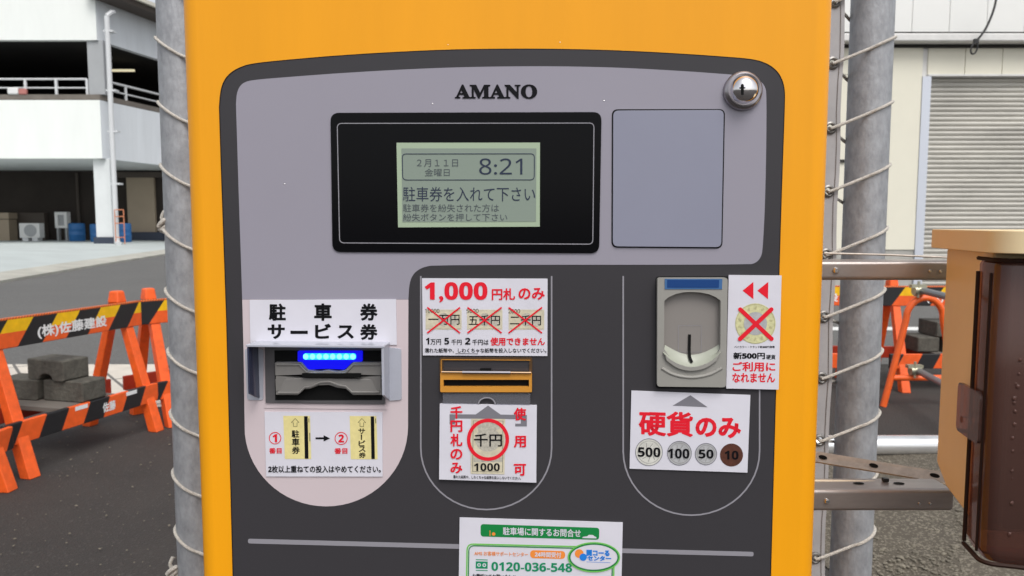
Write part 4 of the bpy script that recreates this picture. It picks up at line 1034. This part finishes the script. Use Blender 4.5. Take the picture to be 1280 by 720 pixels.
stroke(bm, [(387.2, 541), (387.4, 551.5)], .8, d2); stroke(bm, [(386, 523), (386.2, 528)], .7, d2); stroke(bm, [(469.5, 523), (469.7, 529)], .7, d2)
flat(bm, [(394.4, 546.7), (404.5, 546.7), (404.5, 544), (412.5, 548), (404.5, 551.8), (404.5, 549), (394.4, 549)], d2)
text(bm, '2枚以上重ねての投入はやめてください。', (335.2, 582, 476, 591), d2, .02); mp('lettering', bm, 'ink_black', st)
bm = B(); stroke(bm, circ(343.8, 547.6, 7.2), .9, d2, True); text(bm, '1', (340.5, 542.6, 346.3, 552.8), d2, .04); text(bm, '番目', (336.3, 559.8, 352, 567), d2, .02); mp('red_number', bm, 'ink_red', st)
bm = B(); stroke(bm, circ(426.4, 548, 7.6), .9, d2, True); text(bm, '2', (422.8, 543, 430, 553), d2, .04); text(bm, '番目', (418, 560, 434.2, 567.3), d2, .02); mp('red_number', bm, 'ink_red', st)
# 3 thousand yen notes only
st = sticker([(527.5, 347.8), (684.5, 348.3), (684.2, 445), (528.6, 444.2)], 'white sticker with 1,000 in red and three crossed-out banknotes')
for a, b in ((532, 577), (583.8, 628), (635.8, 680.3)): bm = B(); flat(bm, rect(a, 387, b, 412), d1); mp('banknote_picture', bm, 'ink_tan', st)
for a, b in ((532, 577), (583.8, 628), (635.8, 680.3)):
    bm = B(); stroke(bm, rect(a + 1.5, 388.5, b - 1.5, 410.5), .5, d1 + .00008, True); flat(bm, circ((a + b) / 2, 399.5, 7, 24, 8.5), d1 + .00006); flat(bm, circ(b - 10, 401, 6, 20, 7), d1 + .00007); mp('banknote_print', bm, 'ink_tan_dark', st)
bm = B(); text(bm, '一万円', (535.3, 393.4, 574.4, 406), d2, .006); text(bm, '五千円', (585.8, 394, 625, 406.7), d2, .006); text(bm, '二千円', (637.3, 394, 676.4, 406.7), d2, .006)
text(bm, '10000', (531.3, 386, 549.2, 391.2), d2); text(bm, '5000', (583.1, 386, 598.1, 391.2), d2); text(bm, '2000', (635.5, 386.4, 650, 391.6), d2)
text(bm, '1', (532.4, 422.2, 536.5, 430.6), d2, .03); text(bm, '万円', (538, 423.9, 551.2, 431), d2, .012); text(bm, '5', (555.5, 422.2, 561.4, 430.6), d2, .03); text(bm, '千円', (564.2, 424.2, 577.1, 431.1), d2, .012); text(bm, '2', (581.3, 422.2, 588, 430.6), d2, .03); text(bm, '千円は', (590.3, 424.2, 610.7, 431.4), d2, .014)
text(bm, '濡れた紙幣や、しわくちゃな紙幣を投入しないでください。', (530.8, 435.2, 683, 441), d2, .014); stroke(bm, [(569.2, 442), (597.5, 442.2)], .6, d2); mp('lettering', bm, 'ink_black', st)
bm = B(); text(bm, '1,000', (530.8, 352.6, 609.3, 378), d2, .045); text(bm, '円札', (614.7, 360.3, 643.9, 375.1), d2, .022); text(bm, 'のみ', (648, 359.6, 681, 374.9), d2, .026); text(bm, '使用できません', (612.9, 421.7, 681.1, 432), d2, .026)
mp('red_lettering', bm, 'ink_red', st)
for a, b in ((534, 575), (584.4, 627), (635.7, 677.5)): bm = B(); stroke(bm, [(a, 384.3), (b, 416.3)], 2.0, d3); stroke(bm, [(b, 384.3), (a, 416.3)], 2.0, d4); mp('red_cross', bm, 'ink_red', st)
# 4 note accepted
st = sticker([(549.7, 504.9), (671, 506.9), (670.3, 603.4), (548.9, 599.3)], 'white sticker with a 1000 note in a red ring below the banknote intake', d=.0046, th=.0028)
e1, e2, e3, e4 = .0048, .005, .0052, .0054
bm = B(); flat(bm, [(610, 507), (625.8, 518.2), (658.6, 518.8), (658.6, 533), (644, 533), (644, 529.5), (651, 529.5), (651, 523.9), (568.5, 523), (568.5, 530.5), (562, 530.5), (562, 517.8), (594.7, 518)], e1); mp('grey_arrow', bm, 'ink_grey', st)
bm = B(); flat(bm, [(589, 523.5), (631.4, 523.7), (630.6, 593), (588.2, 592.2)], e2); mp('banknote_picture', bm, 'ink_tan', st)
bm = B(); flat(bm, circ(610, 549.5, 16, 30, 15), e2 + .00006); flat(bm, rect(592, 572, 628, 577.5), e2 + .00007); stroke(bm, circ(610, 549.5, 13, 30, 12), .5, e2 + .00012, True); flat(bm, rounded([(596, 527), (626, 529), (624, 537), (598, 541)], 3), e2 + .00009); mp('banknote_print', bm, 'ink_tan_dark', st)
bm = B(); stroke(bm, [(591.5, 526), (628.8, 526.3), (628.2, 590), (590.8, 589.3)], .5, e3, True); text(bm, '千円', (592.5, 542, 627.5, 558.2), e4, .012); text(bm, '1000', (592.5, 579, 624.7, 588.8), e4, .012)
text(bm, '濡れた紙幣や、しわくちゃな紙幣を投入しないでください。', (566.4, 594.9, 651, 598.9), e3, .014, slope=.022); mp('lettering', bm, 'ink_black', st)
bm = B(); stroke(bm, circ(610, 549.7, 24.2, 48), 4.4, e3 + .0001, True)
for ch, y0, y1 in (('千', 507.6, 523.3), ('円', 525.5, 540), ('札', 542.2, 558), ('の', 561, 574.6), ('み', 578, 592)): text(bm, ch, (563, y0, 578, y1), e3, .026)
for ch, y0, y1 in (('使', 509.6, 525.6), ('用', 544.7, 559.4), ('可', 579.8, 594.7)): text(bm, ch, (642.2, y0, 657.6, y1), e3, .026)
mp('red_lettering', bm, 'ink_red', st)
# 5 new coin refused
st = sticker([(911, 343.8), (977, 344.4), (973.3, 487), (907.8, 485.6)], 'narrow white sticker with a crossed-out coin beside the coin intake', d=.004, th=.002)
g1, g2, g3, g4 = .0042, .0044, .0046, .0048
bm = B(); flat(bm, circ(944.3, 404.5, 25.3, 40), g1); mp('coin_picture', bm, 'ink_coin_gold', st)
bm = B(); flat(bm, circ(944.3, 404.5, 14.5, 32), g2); mp('coin_centre', bm, 'ink_coin_silver', st)
bm = B(); stroke(bm, circ(944.3, 404.5, 24.3, 40), .6, g2 + .00005, True)
for k in range(14):
    a_ = k * .4488 + .2; stroke(bm, [(944.3 + 18 * math.cos(a_), 404.5 + 18 * math.sin(a_)), (944.3 + 21.5 * math.cos(a_ + .1), 404.5 + 21.5 * math.sin(a_ + .1))], 2.2, g2 + .0001)
mp('coin_print', bm, 'ink_coin_worn', st)
bm = B(); flat(bm, [(928.2, 363.3), (941.8, 352.2), (941.8, 374)], g1); flat(bm, [(946.7, 363.3), (960.4, 352.2), (960, 374)], g1)
def capsule(a, b, wd):
    a, b = Vector(a), Vector(b); an = math.atan2((b - a).y, (b - a).x); r = wd / 2
    return [tuple(b + Vector((math.cos(an - math.pi / 2 + k * math.pi / 8), math.sin(an - math.pi / 2 + k * math.pi / 8))) * r) for k in range(9)] + [tuple(a + Vector((math.cos(an + math.pi / 2 + k * math.pi / 8), math.sin(an + math.pi / 2 + k * math.pi / 8))) * r) for k in range(9)]
flat(bm, capsule((925.3, 386.7), (964.5, 423.6), 5.2), g3); flat(bm, capsule((964.3, 386.7), (925, 423.8), 5.2), g4)
text(bm, 'ご利用に', (915.6, 452.2, 969.2, 464.4), g1, .024); text(bm, 'なれません', (915.4, 466.2, 968.8, 478.2), g1, .026); mp('red_lettering', bm, 'ink_red', st)
bm = B(); text(bm, 'バイカラー・クラッド新500円貨幣', (917.8, 432.2, 968.4, 435.2), g1, .014); text(bm, '新500円', (916.7, 440.4, 956.2, 449), g1, .03); text(bm, '硬貨', (957.8, 443.3, 969.3, 449.3), g1, .016); mp('lettering', bm, 'ink_black', st)
# 6 coins only
st = sticker([(789.3, 488.3), (938, 493.8), (934.3, 590.8), (787, 585.8)], 'white tilted sticker with four coins below the coin intake')
bm = B(); flat(bm, [(840.8, 507), (863, 494), (884.5, 509)], d1); mp('grey_arrow', bm, 'ink_grey', st)
bm = B(); text(bm, '硬貨', (798.3, 514, 866.3, 545.5), d1, .027, .03); text(bm, 'のみ', (869.3, 521.5, 926.3, 547.5), d1, .036, .03); mp('red_lettering', bm, 'ink_red', st)
bm = B(); flat(bm, circ(811.3, 565.2, 16.6), d1); mp('coin_picture', bm, 'ink_coin_light', st)
bm = B(); stroke(bm, circ(811.3, 565.2, 16.8), .7, d2, True); stroke(bm, circ(849.3, 566.5, 15), .8, d2, True); stroke(bm, circ(882.5, 567.6, 13.4), .8, d2, True); mp('coin_edge', bm, 'ink_grey', st)
bm = B(); flat(bm, circ(849.3, 566.5, 15), d1); mp('coin_picture', bm, 'ink_coin_silver', st); bm = B(); flat(bm, circ(882.5, 567.6, 13.4), d1); mp('coin_picture', bm, 'ink_coin_silver', st)
bm = B(); flat(bm, circ(914.4, 568.8, 14.4), d1); mp('coin_picture', bm, 'ink_coin_copper', st, label='copper brown printed coin')
for cx_, cy_, r_ in ((811.3, 565.2, 14), (849.3, 566.5, 12.6), (882.5, 567.6, 11)):
    bm = B(); stroke(bm, circ(cx_, cy_, r_), .5, d1 + .00006, True)
    for k in range(9): a_ = k * .698; stroke(bm, [(cx_ + r_ * .45 * math.cos(a_), cy_ + r_ * .45 * math.sin(a_)), (cx_ + r_ * .85 * math.cos(a_ + .25), cy_ + r_ * .85 * math.sin(a_ + .25))], .7, d1 + .00008)
    mp('coin_print', bm, 'ink_coin_dark', st)
bm = B()
for s_, bb in (('500', (797.5, 559.2, 825.5, 571.2)), ('100', (834.8, 560.8, 861.7, 573)), ('50', (873.3, 561.8, 892, 573)), ('10', (905.8, 563.3, 923.2, 574.5))): text(bm, s_, bb, d3, .022, .02)
mp('lettering', bm, 'ink_black', st)
# 7 enquiries
st = sticker([(574.6, 647), (778.5, 653.2), (775.5, 790), (572.5, 786)], 'white green-framed enquiry sticker with a phone number at the bottom')
bm = B(); flat(bm, rounded([(600.8, 655), (749.2, 659.8), (748.8, 674.8), (600.8, 670.6)], 4), d1)
fr1 = rounded([(586.2, 682), (766, 686.5), (763.5, 778), (584.5, 774)], 7); stroke(bm, fr1, 1.3, d2, True)
mp('green_print', bm, 'ink_green', st)
bm = B(); stroke(bm, rounded([(584, 680), (768, 684.5), (765.5, 780), (582.3, 776)], 8), 1.8, d1, True); mp('green_frame', bm, 'ink_leaf', st)
bm = B(); text(bm, '駐車場に関するお問合せ', (628.6, 660.3, 726, 670.2), d2, .016, .03)
flat(bm, [(727.5, 672.6), (729, 671), (734, 670.3), (736, 668.6), (741, 668.7), (743.5, 670.6), (745.3, 671.3), (745.5, 673)], d2)
flat(bm, circ(742.4, 696.6, 29.2, 40, 15.4), d4); mp('white_print', bm, 'paper', st)
bm = B(); text(bm, 'AMS お客様サポートセンター', (592.9, 689.6, 660.2, 695.2), d2, .012, .025); flat(bm, rounded([(662.8, 687.6), (706.6, 688.9), (706.4, 698.8), (662.6, 697.6)], 4.9), d1)
stroke(bm, [(612.5, 663), (612.5, 670)], .9, d2); flat(bm, circ(617, 667.5, 2.2, 12), d2)
flat(bm, circ(724, 692, 5.5, 20), d4 + .0002); mp('orange_print', bm, 'ink_orange', st)
bm = B(); text(bm, '24時間受付', (668.5, 690, 701.5, 696.7), d2, .02, .028); mp('white_lettering', bm, 'paper', st)
bm = B(); text(bm, '0120-036-548', (614.3, 703.2, 715.2, 714.4), d2, .03, .018)
flat(bm, [(594.8, 701.6), (609.6, 702), (609.5, 711), (594.6, 710.6)], d1, [circ(598.8, 706.2, 2.4, 14)[::-1], circ(605.4, 706.4, 2.4, 14)[::-1]])
flat(bm, circ(598.8, 706.2, 1.1, 10), d1); flat(bm, circ(605.4, 706.4, 1.1, 10), d1); stroke(bm, [(594.8, 699.6), (609.6, 700)], 1.0, d1, False); stroke(bm, [(594.8, 712.9), (609.6, 713.3)], 1.0, d1); mp('teal_lettering', bm, 'ink_teal', st)
bm = B(); text(bm, 'お電話にてお問い合わせ', (590.5, 717.6, 645, 724.5), d2, .016, .025); mp('lettering', bm, 'ink_black', st)
bm = B(); stroke(bm, circ(742.4, 696.6, 30.4, 48, 16.6), 1.6, d4 + .0001, True); mp('ellipse_ring', bm, 'ink_green', st)
bm = B(); stroke(bm, circ(742.4, 696.6, 32, 48, 18.2), 1.5, d4, True); mp('ellipse_ring', bm, 'ink_leaf', st)
bm = B(); text(bm, '関コーる', (733, 687.4, 762, 695.4), d4 + .0002, .05, .02); text(bm, 'センター', (734, 694.6, 764, 701.2), d4 + .0002, .05, .02); flat(bm, circ(729, 696.5, 4.6, 18), d4 + .0004); stroke(bm, [(733, 702.3), (763, 703.4)], .5, d4 + .0002); mp('blue_emblem', bm, 'ink_blue', st)

# ---- small marks of weather on the machine
for px, py in ((355.5, 230), (540.5, 130), (755, 126), (700, 53), (560, 56), (662, 233)):
    bm = B(); r = bmesh.ops.create_icosphere(bm, subdivisions=2, radius=random.uniform(.0004, .00065)); c = P(px, py, .0017 if py > 80 else .0)
    sx = random.uniform(.8, 1.9)
    for v in r['verts']: v.co = Vector((v.co.x * sx, v.co.y * .35, v.co.z)) + c
    mp('water_drop', bm, 'bolt_metal', smooth=True)
